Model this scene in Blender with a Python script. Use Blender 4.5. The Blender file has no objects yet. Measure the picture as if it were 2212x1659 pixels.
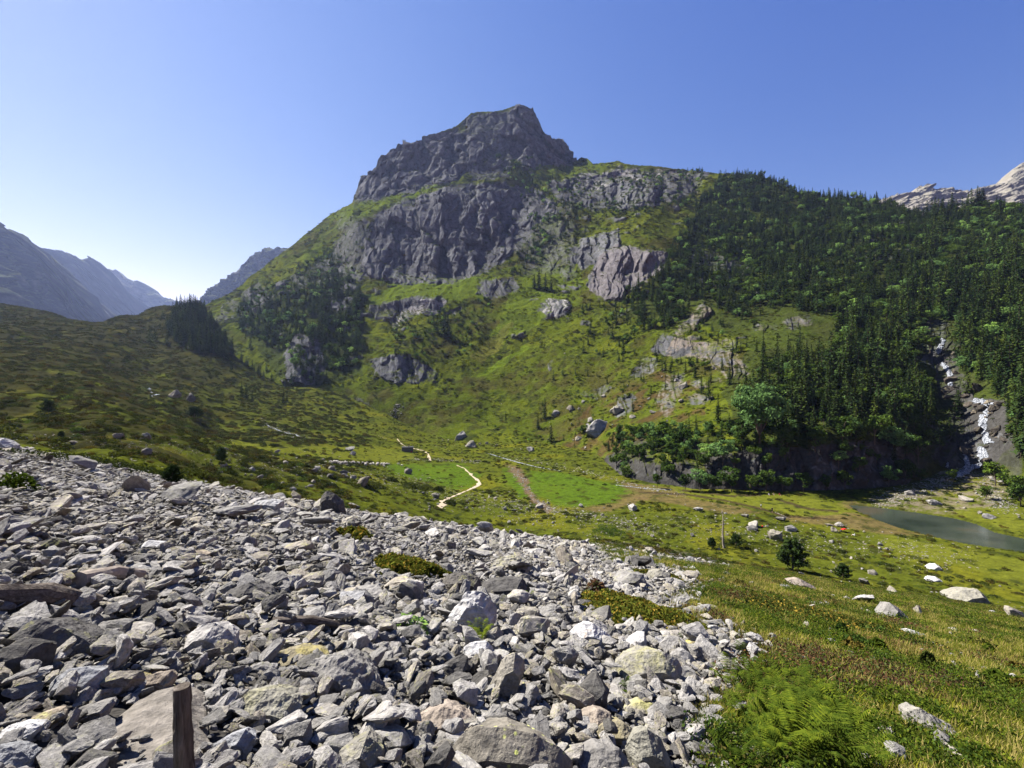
import bpy, bmesh, math, random
import numpy as np
from mathutils import Vector, Matrix, Euler

SC = bpy.context.scene
COL = SC.collection
R = math.radians
rng = np.random.default_rng(7)
random.seed(7)

# ------------------------------------------------------------------ camera, sky, sun, exposure
FPX = 1022.0            # focal length in units of a 2212 px wide picture
UC, VC = 1106.0, 829.5
ZC = 42.0               # eye height above the valley floor
cam_data = bpy.data.cameras.new('camera')
cam_data.sensor_width = 36.0
cam_data.lens = 36.0 * FPX / 2212.0
cam_data.clip_start = 0.05
cam_data.clip_end = 20000.0
cam = bpy.data.objects.new('camera', cam_data)
COL.objects.link(cam)
cam.location = (0, 0, ZC)
cam.rotation_euler = (R(90), 0, 0)
SC.camera = cam

EXPOSURE = 1.9
SKY_GAIN = 10.0 / 2 ** EXPOSURE
SUN_AZ, SUN_EL = R(60), R(47)       # azimuth counted to the left of the view direction (+Y)
SUNV = Vector((-math.sin(SUN_AZ) * math.cos(SUN_EL), math.cos(SUN_AZ) * math.cos(SUN_EL), math.sin(SUN_EL)))
w = bpy.data.worlds.new('World')
SC.world = w
w.use_nodes = True
nt = w.node_tree
sky = nt.nodes.new('ShaderNodeTexSky')
sky.sky_type = 'NISHITA'
sky.sun_disc = False
sky.sun_elevation = SUN_EL
sky.sun_rotation = -SUN_AZ
sky.altitude = 1500
sky.air_density = 1.0
sky.dust_density = 0.3
sky.ozone_density = 2.5
bg = nt.nodes['Background']
bg.inputs['Strength'].default_value = 0.1
# the camera's rendering of this sky: deeper blue away from the sun, lavender towards it
sep = nt.nodes.new('ShaderNodeSeparateColor'); comb = nt.nodes.new('ShaderNodeCombineColor')
nt.links.new(sky.outputs[0], sep.inputs[0])
for ch, (gain, power) in enumerate(((6.7, 1.75), (2.1, 1.24), (1.1, 0.52))):
    a = nt.nodes.new('ShaderNodeMath'); a.operation = 'MULTIPLY'; a.inputs[1].default_value = 0.085
    b = nt.nodes.new('ShaderNodeMath'); b.operation = 'POWER'; b.inputs[1].default_value = power
    c = nt.nodes.new('ShaderNodeMath'); c.operation = 'MULTIPLY'; c.inputs[1].default_value = gain * SKY_GAIN
    nt.links.new(sep.outputs[ch], a.inputs[0]); nt.links.new(a.outputs[0], b.inputs[0]); nt.links.new(b.outputs[0], c.inputs[0]); nt.links.new(c.outputs[0], comb.inputs[ch])
nt.links.new(comb.outputs[0], bg.inputs['Color'])

sun = bpy.data.lights.new('sun', 'SUN')
sun.energy = 5.0
sun.angle = R(0.53)
sun.color = (1.0, 0.955, 0.895)
so = bpy.data.objects.new('sun', sun)
COL.objects.link(so)
so.rotation_euler = SUNV.to_track_quat('Z', 'Y').to_euler()
so.location = (-200, 100, 400)

SC.view_settings.view_transform = 'Standard'
SC.view_settings.look = 'None'
SC.view_settings.gamma = 1.0
SC.view_settings.exposure = EXPOSURE
try:
    SC.cycles.volume_bounces = 0
    SC.cycles.max_bounces = 5
    SC.cycles.diffuse_bounces = 2
    SC.cycles.transparent_max_bounces = 8
except Exception:
    pass

# ------------------------------------------------------------------ numeric helpers
def _hash(ix, iy, iz, seed):
    h = (ix * np.uint32(374761393)) ^ (iy * np.uint32(668265263)) ^ (iz * np.uint32(2147483647 - 58)) ^ np.uint32((seed * 2654435761) & 0xffffffff)
    h = (h ^ (h >> np.uint32(13))) * np.uint32(1274126177)
    h = (h ^ (h >> np.uint32(16))) * np.uint32(2246822519)
    return h ^ (h >> np.uint32(15))

def perlin(x, y, z, seed=0):
    x = np.asarray(x, np.float32); y = np.asarray(y, np.float32); z = np.asarray(z, np.float32)
    x, y, z = np.broadcast_arrays(x, y, z)
    xf, yf, zf = np.floor(x), np.floor(y), np.floor(z)
    xi = xf.astype(np.int64).astype(np.uint32); yi = yf.astype(np.int64).astype(np.uint32); zi = zf.astype(np.int64).astype(np.uint32)
    fx, fy, fz = x - xf, y - yf, z - zf
    ux = fx * fx * fx * (fx * (fx * 6 - 15) + 10); uy = fy * fy * fy * (fy * (fy * 6 - 15) + 10); uz = fz * fz * fz * (fz * (fz * 6 - 15) + 10)
    out = 0
    for dz in (0, 1):
        wz = uz if dz else 1 - uz
        for dy in (0, 1):
            wy = uy if dy else 1 - uy
            for dx in (0, 1):
                wx = ux if dx else 1 - ux
                h = _hash(xi + np.uint32(dx), yi + np.uint32(dy), zi + np.uint32(dz), seed)
                gx = ((h & np.uint32(1023)).astype(np.float32) / 511.5 - 1)
                gy = (((h >> np.uint32(10)) & np.uint32(1023)).astype(np.float32) / 511.5 - 1)
                gz = (((h >> np.uint32(20)) & np.uint32(1023)).astype(np.float32) / 511.5 - 1)
                out = out + wx * wy * wz * (gx * (fx - dx) + gy * (fy - dy) + gz * (fz - dz))
    return out * 1.25

def fbm(x, y, z=0.0, oct=4, seed=0, gain=0.5, lac=2.03):
    a, s, t = 1.0, 0.0, 0.0
    f = 1.0
    for o in range(oct):
        s = s + a * perlin(np.asarray(x) * f + 17.3 * o, np.asarray(y) * f - 9.1 * o, np.asarray(z) * f + 3.7 * o, seed + o)
        t += a; a *= gain; f *= lac
    return s / t

def worley(x, y, z, seed=0):
    """nearest and second nearest cell distance and a random number per cell"""
    xf, yf, zf = np.floor(x), np.floor(y), np.floor(z)
    xi = xf.astype(np.int64); yi = yf.astype(np.int64); zi = zf.astype(np.int64)
    f1 = np.full(x.shape, 9.0, np.float32); f2 = f1.copy(); idv = np.zeros(x.shape, np.float32)
    for a in (-1, 0, 1):
        for b in (-1, 0, 1):
            for c in (-1, 0, 1):
                h = _hash((xi + a).astype(np.uint32), (yi + b).astype(np.uint32), (zi + c).astype(np.uint32), seed)
                px = xf + a + (h & np.uint32(1023)) / 1023.0; py = yf + b + ((h >> np.uint32(10)) & np.uint32(1023)) / 1023.0; pz = zf + c + ((h >> np.uint32(20)) & np.uint32(1023)) / 1023.0
                d = np.sqrt((px - x) ** 2 + (py - y) ** 2 + (pz - z) ** 2).astype(np.float32)
                n = d < f1
                f2 = np.where(n, f1, np.minimum(f2, d)); idv = np.where(n, ((h >> np.uint32(7)) & np.uint32(4095)) / 4095.0, idv); f1 = np.where(n, d, f1)
    return f1, f2, idv

def ridged(x, y, z=0.0, oct=4, seed=0, gain=0.55):
    a, s, t = 1.0, 0.0, 0.0
    f = 1.0
    for o in range(oct):
        n = 1 - np.abs(perlin(np.asarray(x) * f + 11.3 * o, np.asarray(y) * f - 5.1 * o, np.asarray(z) * f + 7.7 * o, seed + o)) * 2.2
        s = s + a * n; t += a; a *= gain; f *= 2.05
    return s / t

def sstep(a, b, x):
    t = np.clip((np.asarray(x, np.float64) - a) / (b - a), 0, 1)
    return t * t * (3 - 2 * t)

def lerp(a, b, t):
    return a + (b - a) * t

def mixc(c, col, m):
    m = np.asarray(m)[..., None]
    return c * (1 - m) + np.asarray(col, np.float32) * m

def inpoly(u, v, poly):
    """even-odd test, vectorised"""
    u = np.asarray(u); v = np.asarray(v)
    ins = np.zeros(u.shape, bool)
    n = len(poly)
    for i in range(n):
        x0, y0 = poly[i]; x1, y1 = poly[(i + 1) % n]
        if y0 == y1:
            continue
        c = ((y0 > v) != (y1 > v)) & (u < (x1 - x0) * (v - y0) / (y1 - y0) + x0)
        ins ^= c
    return ins

def segdist(u, v, path):
    d = np.full(np.shape(u), 1e9)
    for (x0, y0), (x1, y1) in zip(path[:-1], path[1:]):
        dx, dy = x1 - x0, y1 - y0
        t = np.clip(((u - x0) * dx + (v - y0) * dy) / (dx * dx + dy * dy + 1e-9), 0, 1)
        d = np.minimum(d, np.hypot(u - x0 - t * dx, v - y0 - t * dy))
    return d

def proj(p):
    y = np.maximum(p[..., 1], 0.3)
    return UC + FPX * p[..., 0] / y, VC - FPX * (p[..., 2] - ZC) / y

# ------------------------------------------------------------------ mesh helpers
def mesh_from(name, V, F, mats=(), midx=None, smooth=False, color=None):
    """F: int array n x 3 or n x 4"""
    me = bpy.data.meshes.new(name)
    V = np.asarray(V, np.float32); F = np.asarray(F, np.int32)
    me.vertices.add(len(V)); me.vertices.foreach_set('co', V.ravel())
    k = F.shape[1]
    me.loops.add(F.size); me.loops.foreach_set('vertex_index', F.ravel())
    me.polygons.add(len(F))
    me.polygons.foreach_set('loop_start', np.arange(0, F.size, k, dtype=np.int32))
    try:
        me.polygons.foreach_set('loop_total', np.full(len(F), k, np.int32))
    except Exception:
        pass
    for m in mats:
        me.materials.append(m)
    if midx is not None:
        me.polygons.foreach_set('material_index', np.asarray(midx, np.int32))
    me.polygons.foreach_set('use_smooth', np.full(len(F), bool(smooth)))
    if color is not None:
        a = me.attributes.new('Col', 'FLOAT_COLOR', 'POINT')
        c = np.ones((len(V), 4), np.float32); c[:, :3] = color
        a.data.foreach_set('color', c.ravel())
    me.update(calc_edges=True)
    return me

def link(name, me, parent=None, loc=None, rot=None, scl=None):
    o = bpy.data.objects.new(name, me)
    COL.objects.link(o)
    if parent is not None:
        o.parent = parent
    if loc is not None: o.location = loc
    if rot is not None: o.rotation_euler = rot
    if scl is not None: o.scale = scl
    return o

def tag(o, label=None, cat=None, group=None, kind=None):
    if label: o['label'] = label
    if cat: o['category'] = cat
    if group: o['group'] = group
    if kind: o['kind'] = kind
    return o

def empty(name, loc, rz=0.0, scl=1.0):
    o = bpy.data.objects.new(name, None)
    COL.objects.link(o)
    o.location = loc; o.rotation_euler = (0, 0, rz); o.scale = (scl, scl, scl) if np.isscalar(scl) else scl
    o.empty_display_size = 0.2
    return o

def grid_faces(nr, nc):
    i = np.arange(nr - 1)[:, None] * nc + np.arange(nc - 1)[None, :]
    return np.stack([i, i + 1, i + nc + 1, i + nc], -1).reshape(-1, 4)

class MB:
    """gathers vertices and quads/tris (all stored as quads or tris of one arity)"""
    def __init__(self): self.V, self.F, self.M, self.n = [], [], [], 0
    def add(self, V, F, m=0):
        V = np.asarray(V, np.float32); F = np.asarray(F, np.int32)
        if F.shape[1] == 4:
            F = np.concatenate([F[:, [0, 1, 2]], F[:, [0, 2, 3]]])
        self.V.append(V); self.F.append(F + self.n); self.M.append(np.full(len(F), m)); self.n += len(V)
    def mesh(self, name, mats, smooth=False):
        return mesh_from(name, np.concatenate(self.V), np.concatenate(self.F), mats, np.concatenate(self.M), smooth)

def tube(path, radii, n=7, cap=True):
    path = [Vector(p) for p in path]
    V, F = [], []
    for i, p in enumerate(path):
        d = (path[min(i + 1, len(path) - 1)] - path[max(i - 1, 0)]).normalized()
        a = d.orthogonal().normalized(); b = d.cross(a)
        for k in range(n):
            t = 2 * math.pi * k / n
            V.append(p + (a * math.cos(t) + b * math.sin(t)) * radii[i])
    for i in range(len(path) - 1):
        for k in range(n):
            F.append((i * n + k, i * n + (k + 1) % n, (i + 1) * n + (k + 1) % n, (i + 1) * n + k))
    V = [tuple(v) for v in V]
    if cap:
        for base, c in ((0, path[0]), ((len(path) - 1) * n, path[-1])):
            V.append(tuple(c)); ci = len(V) - 1
            for k in range(n):
                F.append((base + k, base + (k + 1) % n, ci, ci))
    F = np.array(F)
    return np.array(V, np.float32), F

def tri_clean(F):
    F = np.asarray(F)
    if F.shape[1] == 4:
        T = np.concatenate([F[:, [0, 1, 2]], F[:, [0, 2, 3]]])
    else:
        T = F
    ok = (T[:, 0] != T[:, 1]) & (T[:, 1] != T[:, 2]) & (T[:, 0] != T[:, 2])
    return T[ok]

# ------------------------------------------------------------------ materials
def new_mat(name):
    m = bpy.data.materials.new(name); m.use_nodes = True
    n = m.node_tree.nodes; l = m.node_tree.links
    b = n['Principled BSDF']
    b.inputs['Roughness'].default_value = 1.0
    b.inputs['Specular IOR Level'].default_value = 0.0
    return m, n, l, b

def nnode(n, t, **kw):
    x = n.new(t)
    for k, v in kw.items(): setattr(x, k, v)
    return x

def ramp(n, l, src, stops):
    r = n.new('ShaderNodeValToRGB')
    el = r.color_ramp.elements
    while len(el) < len(stops): el.new(0.5)
    for e, (p, c) in zip(el, stops):
        e.position = p; e.color = (*c, 1) if len(c) == 3 else c
    l.new(src, r.inputs[0])
    return r.outputs[0]

def mixn(n, l, fac, a, b, mode='MIX'):
    x = n.new('ShaderNodeMix'); x.data_type = 'RGBA'; x.blend_type = mode
    for sock, val in ((x.inputs['Factor'], fac), (x.inputs[6], a), (x.inputs[7], b)):
        if isinstance(val, (int, float)): sock.default_value = val
        elif isinstance(val, tuple): sock.default_value = (*val, 1)
        else: l.new(val, sock)
    return x.outputs[2]

def noise(n, l, vec, scale, detail=4, rough=0.55, dist=0.0):
    t = n.new('ShaderNodeTexNoise')
    t.inputs['Scale'].default_value = scale; t.inputs['Detail'].default_value = detail
    t.inputs['Roughness'].default_value = rough; t.inputs['Distortion'].default_value = dist
    if vec is not None: l.new(vec, t.inputs['Vector'])
    return t.outputs['Fac']

def bump(n, l, h, b, strength=0.4, dist=0.05):
    x = n.new('ShaderNodeBump')
    x.inputs['Strength'].default_value = strength; x.inputs['Distance'].default_value = dist
    l.new(h, x.inputs['Height']); l.new(x.outputs[0], b.inputs['Normal'])

def terrain_mat(name, s1=0.35, s2=3.0, amp=0.5, bdist=0.3):
    m, n, l, b = new_mat(name)
    tc = n.new('ShaderNodeTexCoord').outputs['Object']
    at = n.new('ShaderNodeAttribute'); at.attribute_name = 'Col'
    f1 = noise(n, l, tc, s1, 5, 0.6); f2 = noise(n, l, tc, s2, 4, 0.6)
    v = ramp(n, l, f1, [(0.25, (1 - amp, 1 - amp, 1 - amp)), (0.75, (1 + amp, 1 + amp, 1 + amp))])
    v2 = ramp(n, l, f2, [(0.25, (0.72, 0.72, 0.72)), (0.75, (1.28, 1.28, 1.28))])
    c = mixn(n, l, 1.0, at.outputs['Color'], v, 'MULTIPLY')
    c = mixn(n, l, 1.0, c, v2, 'MULTIPLY')
    c = mixn(n, l, 1.0, c, (0.68, 0.68, 0.68), 'MULTIPLY')
    l.new(c, b.inputs['Base Color'])
    bump(n, l, f2, b, 0.6, bdist)
    return m

def rock_mat(name, light=(0.45, 0.43, 0.405), mid=(0.28, 0.27, 0.255), dark=(0.12, 0.115, 0.108), lichen=0.5, lic_col=(0.34, 0.34, 0.10), tan=0.3, scale=1.0, spots=None, rust=None):
    m, n, l, b = new_mat(name)
    tc = n.new('ShaderNodeTexCoord').outputs['Object']
    oi = n.new('ShaderNodeObjectInfo')
    rnd = oi.outputs['Random']
    add = nnode(n, 'ShaderNodeVectorMath', operation='ADD')
    mul = nnode(n, 'ShaderNodeVectorMath', operation='SCALE')
    comb = n.new('ShaderNodeCombineXYZ')
    for i in range(3): l.new(rnd, comb.inputs[i])
    l.new(comb.outputs[0], mul.inputs[0]); mul.inputs['Scale'].default_value = 37.0
    l.new(tc, add.inputs[0]); l.new(mul.outputs[0], add.inputs[1])
    vec = add.outputs[0]
    base = ramp(n, l, rnd, [(0.0, dark), (0.22, mid), (0.6, light), (0.85, mid), (1.0, tuple(c * 1.15 for c in light))])
    mul2 = nnode(n, 'ShaderNodeMath', operation='MULTIPLY'); l.new(rnd, mul2.inputs[0]); mul2.inputs[1].default_value = 7.31
    fr = nnode(n, 'ShaderNodeMath', operation='FRACT'); l.new(mul2.outputs[0], fr.inputs[0])
    tanm = ramp(n, l, fr.outputs[0], [(max(0.0, 1 - tan - 0.15), (0, 0, 0)), (1.0, (0.6, 0.6, 0.6))])
    base = mixn(n, l, tanm, base, (0.33, 0.28, 0.21))
    f1 = noise(n, l, vec, 2.2 * scale, 8, 0.68, 0.4)
    f2 = noise(n, l, vec, 9.0 * scale, 6, 0.7)
    f3 = noise(n, l, vec, 4.6 * scale, 9, 0.78, 0.5)
    v1 = ramp(n, l, f1, [(0.25, (0.5, 0.5, 0.5)), (0.45, (0.95, 0.95, 0.95)), (0.7, (1.25, 1.25, 1.25))])
    v2 = ramp(n, l, f2, [(0.3, (0.62, 0.62, 0.62)), (0.7, (1.28, 1.28, 1.28))])
    c = mixn(n, l, 1.0, base, v1, 'MULTIPLY'); c = mixn(n, l, 1.0, c, v2, 'MULTIPLY')
    c = mixn(n, l, 1.0, c, (0.65, 0.645, 0.63), 'MULTIPLY')
    if lichen > 0:
        geo = n.new('ShaderNodeNewGeometry'); sx = n.new('ShaderNodeSeparateXYZ'); l.new(geo.outputs['Normal'], sx.inputs[0])
        lm = ramp(n, l, f3, [(0.60 - 0.16 * lichen, (0, 0, 0)), (0.72 - 0.12 * lichen, (0.75, 0.75, 0.75))])
        up = ramp(n, l, sx.outputs['Z'], [(0.0, (0.15, 0.15, 0.15)), (0.6, (1, 1, 1))])
        lm2 = mixn(n, l, 1.0, lm, up, 'MULTIPLY')
        lm3 = mixn(n, l, 1.0, lm2, ramp(n, l, fr.outputs[0], [(0.35 - 0.3 * lichen, (0.05, 0.05, 0.05)), (0.9, (1, 1, 1))]), 'MULTIPLY')
        c = mixn(n, l, lm3, c, lic_col)
    if spots:
        vo = n.new('ShaderNodeTexVoronoi'); vo.inputs['Scale'].default_value = spots[0]; l.new(vec, vo.inputs['Vector'])
        sm = ramp(n, l, vo.outputs['Distance'], [(0.16, (1, 1, 1)), (0.24, (0, 0, 0))])
        gate = ramp(n, l, f1, [(0.45, (0, 0, 0)), (0.55, (1, 1, 1))])
        c = mixn(n, l, mixn(n, l, 1.0, sm, gate, 'MULTIPLY'), c, spots[1])
    if rust:
        rm = ramp(n, l, noise(n, l, vec, rust[0], 3, 0.5), [(0.58, (0, 0, 0)), (0.68, (0.8, 0.8, 0.8))])
        c = mixn(n, l, rm, c, (0.33, 0.17, 0.06))
    l.new(c, b.inputs['Base Color'])
    hb = nnode(n, 'ShaderNodeMath', operation='ADD'); l.new(f1, hb.inputs[0]); l.new(f2, hb.inputs[1])
    bump(n, l, hb.outputs[0], b, 0.7, 0.06)
    return m

def leaf_mat(name, c0, c1, c2=None, transl=0.35, k=0.52):
    c0 = tuple(q * k for q in c0); c1 = tuple(q * k for q in c1)
    m, n, l, b = new_mat(name)
    oi = n.new('ShaderNodeObjectInfo')
    tc = n.new('ShaderNodeTexCoord').outputs['Object']
    g = n.new('ShaderNodeNewGeometry')
    ri = g.outputs['Random Per Island']
    c = ramp(n, l, ri, [(0.0, c0), (1.0, c1)])
    t = ramp(n, l, oi.outputs['Random'], [(0.0, (0.55, 0.6, 0.62)), (0.5, (1, 1, 1)), (1.0, (1.65, 1.5, 1.05))])
    c = mixn(n, l, 1.0, c, t, 'MULTIPLY')
    if c2 is not None:
        mk = ramp(n, l, ri, [(0.86, (0, 0, 0)), (0.92, (1, 1, 1))])
        mp = nnode(n, 'ShaderNodeMath', operation='FRACT'); mm = nnode(n, 'ShaderNodeMath', operation='MULTIPLY')
        l.new(ri, mm.inputs[0]); mm.inputs[1].default_value = 13.7; l.new(mm.outputs[0], mp.inputs[0])
        c = mixn(n, l, ramp(n, l, mp.outputs[0], [(0.8, (0, 0, 0)), (0.85, (1, 1, 1))]), c, c2)
    l.new(c, b.inputs['Base Color'])
    b.inputs['Roughness'].default_value = 0.75
    if transl > 0:
        tr = n.new('ShaderNodeBsdfTranslucent'); l.new(c, tr.inputs['Color'])
        mx = n.new('ShaderNodeMixShader'); mx.inputs[0].default_value = transl
        out = n['Material Output']
        l.new(b.outputs[0], mx.inputs[1]); l.new(tr.outputs[0], mx.inputs[2]); l.new(mx.outputs[0], out.inputs['Surface'])
    return m

def plain_mat(name, c, rough=0.8, var=0.25, scale=6.0, bd=0.01):
    m, n, l, b = new_mat(name)
    tc = n.new('ShaderNodeTexCoord').outputs['Object']
    f = noise(n, l, tc, scale, 6, 0.65)
    c = tuple(x * 0.74 for x in c)
    c2 = ramp(n, l, f, [(0.25, tuple(x * (1 - var) for x in c)), (0.75, tuple(min(1, x * (1 + var)) for x in c))])
    l.new(c2, b.inputs['Base Color']); b.inputs['Roughness'].default_value = rough
    bump(n, l, f, b, 0.5, bd)
    return m
# ================================================================== TERRAIN
# ---- valley surface F(x, y): heights read along lines of sight (picture column -> [(row, distance)])
def zof(v, Y): return ZC + (VC - v) / FPX * Y
FK = {
 -700: [(975, 70), (860, 130), (780, 200), (720, 280), (660, 400), (600, 560), (-1, 700)],
 -300: [(975, 70), (865, 130), (790, 200), (735, 280), (680, 400), (628, 560), (-1, 700)],
 0: [(985, 70), (905, 120), (850, 165), (800, 215), (750, 285), (700, 400), (652, 540), (-1, 700)],
 120: [(1000, 68), (920, 118), (850, 180), (800, 240), (750, 320), (710, 420), (672, 520), (-1, 680)],
 200: [(1010, 66), (950, 92), (900, 128), (850, 185), (800, 262), (750, 360), (696, 490), (-1, 640)],
 262: [(1022, 63), (955, 98), (900, 145), (850, 232), (800, 315), (740, 410), (672, 520), (-1, 660)],
 325: [(1035, 62), (965, 104), (900, 180), (850, 285), (800, 360), (750, 435), (700, 505), (655, 575), (-1, 700)],
 370: [(1042, 66), (975, 104), (910, 195), (850, 300), (800, 365), (750, 435), (700, 500), (650, 560), (-1, 690)],
 410: [(1050, 70), (985, 108), (920, 205), (850, 310), (790, 390), (740, 440), (690, 490), (645, 540), (-1, 660)],
 440: [(1053, 73), (990, 110), (925, 220), (850, 325), (790, 400), (750, 440), (700, 485), (655, 530), (-1, 640)],
 470: [(1056, 77), (995, 113), (930, 235), (850, 340), (800, 395), (770, 425), (730, 460), (700, 490), (-1, 600)],
 500: [(1060, 80), (1000, 120), (940, 235), (850, 350), (800, 410), (775, 440), (755, 470), (-1, 560)],
 540: [(1068, 85), (1000, 134), (940, 238), (860, 355), (815, 415), (790, 460), (-1, 520)],
 600: [(1080, 90), (1000, 150), (930, 260), (880, 350), (835, 420), (-2, 520)],
 680: [(1090, 100), (1000, 170), (945, 265), (890, 360), (838, 432), (-2, 520)],
 750: [(1100, 110), (1000, 190), (950, 280), (900, 370), (850, 435), (-2, 520)],
 830: [(1106, 120), (1020, 200), (970, 282), (930, 340), (890, 395), (-2, 460)],
 900: [(1114, 132), (1050, 185), (1000, 244), (975, 290), (950, 340), (930, 370), (-2, 430)],
 1000: [(1124, 142), (1060, 186), (1000, 252), (968, 310), (955, 340), (-2, 400)],
 1100: [(1128, 144), (1090, 164), (1040, 206), (1000, 252), (975, 297), (960, 326), (-2, 400)],
 1200: [(1132, 143), (1090, 166), (1040, 206), (1000, 252), (980, 284), (-2, 360)],
 1300: [(1140, 139), (1100, 159), (1040, 206), (1015, 231), (-2, 330)],
 1400: [(1140, 139), (1100, 159), (1060, 187), (1040, 205), (-2, 300)],
 1500: [(1140, 139), (1100, 159), (1062, 187), (1048, 197), (-2, 300)],
 1700: [(1150, 134), (1100, 159), (1068, 180), (1057, 188), (-2, 300)],
 1900: [(1160, 130), (1100, 158), (1078, 173), (1052, 193), (-2, 300)],
 2060: [(1170, 126), (1110, 154), (1065, 184), (1030, 203), (1000, 216), (-2, 300)],
 2212: [(1185, 121), (1120, 147), (1085, 163), (1050, 178), (-2, 260)],
 2500: [(1220, 108), (1150, 134), (1100, 152), (1060, 165), (-2, 260)],
 3200: [(1220, 108), (1150, 134), (1100, 152), (1060, 165), (-2, 260)],
}
LY = np.linspace(math.log(50), math.log(900), 140)
fu = np.array(sorted(FK), float)
tab = []
for uu in sorted(FK):
    ys, zs = [], []
    for v, Y in FK[uu]:
        if v == -1: z = zs[-1] - 45
        elif v == -2: z = zs[-1] + 2
        else: z = zof(v, Y)
        ys.append(math.log(Y)); zs.append(z)
    tab.append(np.interp(LY, ys, zs))
tab = np.array(tab)
GU = np.arange(-700, 3201, 12.0)
FT = np.stack([np.interp(GU, fu, tab[:, j]) for j in range(len(LY))], 1)     # u x Y
for _ in range(2):
    FT[1:-1] = 0.25 * FT[:-2] + 0.5 * FT[1:-1] + 0.25 * FT[2:]
    FT[:, 1:-1] = 0.25 * FT[:, :-2] + 0.5 * FT[:, 1:-1] + 0.25 * FT[:, 2:]

def bil(T, a, b):
    a = np.clip(a, 0, T.shape[0] - 1.001); b = np.clip(b, 0, T.shape[1] - 1.001)
    i = a.astype(int); j = b.astype(int); fa = a - i; fb = b - j
    return (T[i, j] * (1 - fa) + T[i + 1, j] * fa) * (1 - fb) + (T[i, j + 1] * (1 - fa) + T[i + 1, j + 1] * fa) * fb

LAKE = [(1832, 1091), (1870, 1093), (1930, 1100), (2000, 1110), (2060, 1119), (2110, 1132), (2150, 1150), (2225, 1166), (2400, 1190), (2400, 1240), (2225, 1196), (2160, 1186), (2080, 1174), (2000, 1156), (1940, 1140), (1890, 1122), (1850, 1104)]
LAKE_Z = -0.75
def lake_pt(u, v):
    Y = FPX * (ZC - LAKE_Z) / (v - VC)
    return (u - UC) / FPX * Y, Y
LAKE_W = [lake_pt(u, v) for u, v in LAKE]

def ground_base(x, y):
    x = np.asarray(x, float); y = np.asarray(y, float)
    yy = np.maximum(y, 50.0)
    u = UC + FPX * x / yy
    F = bil(FT, (u + 700) / 12.0, (np.log(yy) - LY[0]) / (LY[1] - LY[0]))
    ye = np.interp(x, [-60, -43, -27, -12, 0, 5, 20, 60], [43, 40, 37, 35, 44, 50, 60, 70])
    brk = np.interp(x, [-30, 0, 12, 30], [0.12, 0.07, 0.03, 0.0])
    sp = np.logaddexp(0, (y - ye) / 3.0) * 3.0
    P = ZC - 1.6 - 0.177 * x - 0.28 * y - brk * sp
    P = np.minimum(P, ZC + 12)
    k = 1.6
    return np.logaddexp(P / k, F / k) * k, P, F

def ground_z(x, y, detail=True):
    x = np.asarray(x, float); y = np.asarray(y, float)
    z, P, F = ground_base(x, y)
    near = sstep(1.0, 5.0, P - F)                       # 1 on the near hillside
    moor = (1 - near) * sstep(4, 25, z)                 # the heath to the left
    flat = (1 - near) * (1 - sstep(4, 25, z))
    r = np.hypot(x, y)
    z = z + (0.30 * near * sstep(1.5, 9, r) + 1.9 * moor + 0.35 * flat) * fbm(x / 9, y / 9, 0, 3, 3)
    z = z + (0.12 * near * sstep(1, 5, r) + 0.75 * moor + 0.14 * flat) * fbm(x / 2.6, y / 2.6, 0, 2, 5)
    hm_ = sstep(-0.1, 0.3, fbm(x / 17, y / 17, 2, 2, 13))
    z = z + hm_ * (0.42 * moor + 0.26 * flat + 0.10 * near * sstep(8, 20, r)) * np.abs(fbm(x / 1.7, y / 1.7, 0, 2, 14)) * 2
    z = z + moor * 4.0 * fbm(x / 40, y / 40, 0, 2, 9)
    if detail:
        m = inpoly(x, y, LAKE_W).astype(float)
        d = segdist(x, y, LAKE_W + LAKE_W[:1])
        lev = np.where(m > 0, LAKE_Z - 0.05 - 0.8 * sstep(0, 7, d), LAKE_Z + 0.12 + 0.06 * d)
        z = np.where((d < 14) | (m > 0), lerp(np.minimum(z, lev) if False else lev, z, np.where(m > 0, 0, sstep(0, 14, d))), z)
    return z

_ys = np.exp(np.linspace(math.log(1.2), math.log(880), 460))
_gu = np.arange(-500.0, 2741.0, 2.0)
_gz = ground_z((_gu[:, None] - UC) / FPX * _ys[None, :], np.repeat(_ys[None, :], len(_gu), 0))
def ground_hit(u, v):
    """first point of the ground along the sight line through picture point (u, v)"""
    c = min(max((u + 500.0) / 2.0, 0), len(_gu) - 1.001); i0 = int(c); f = c - i0
    gz = _gz[i0] * (1 - f) + _gz[i0 + 1] * f
    g = gz - (ZC + (VC - v) / FPX * _ys)
    k = np.nonzero(g >= 0)[0]
    if not len(k): return ground_hit(u, v + 3)
    i = k[0]; Y = _ys[i]; z = gz[i]
    if i > 0:
        q = -g[i - 1] / (g[i] - g[i - 1] + 1e-9); Y = _ys[i - 1] + (_ys[i] - _ys[i - 1]) * q; z = gz[i - 1] + (gz[i] - gz[i - 1]) * q
    return float((u - UC) / FPX * Y), float(Y), float(z)

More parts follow.
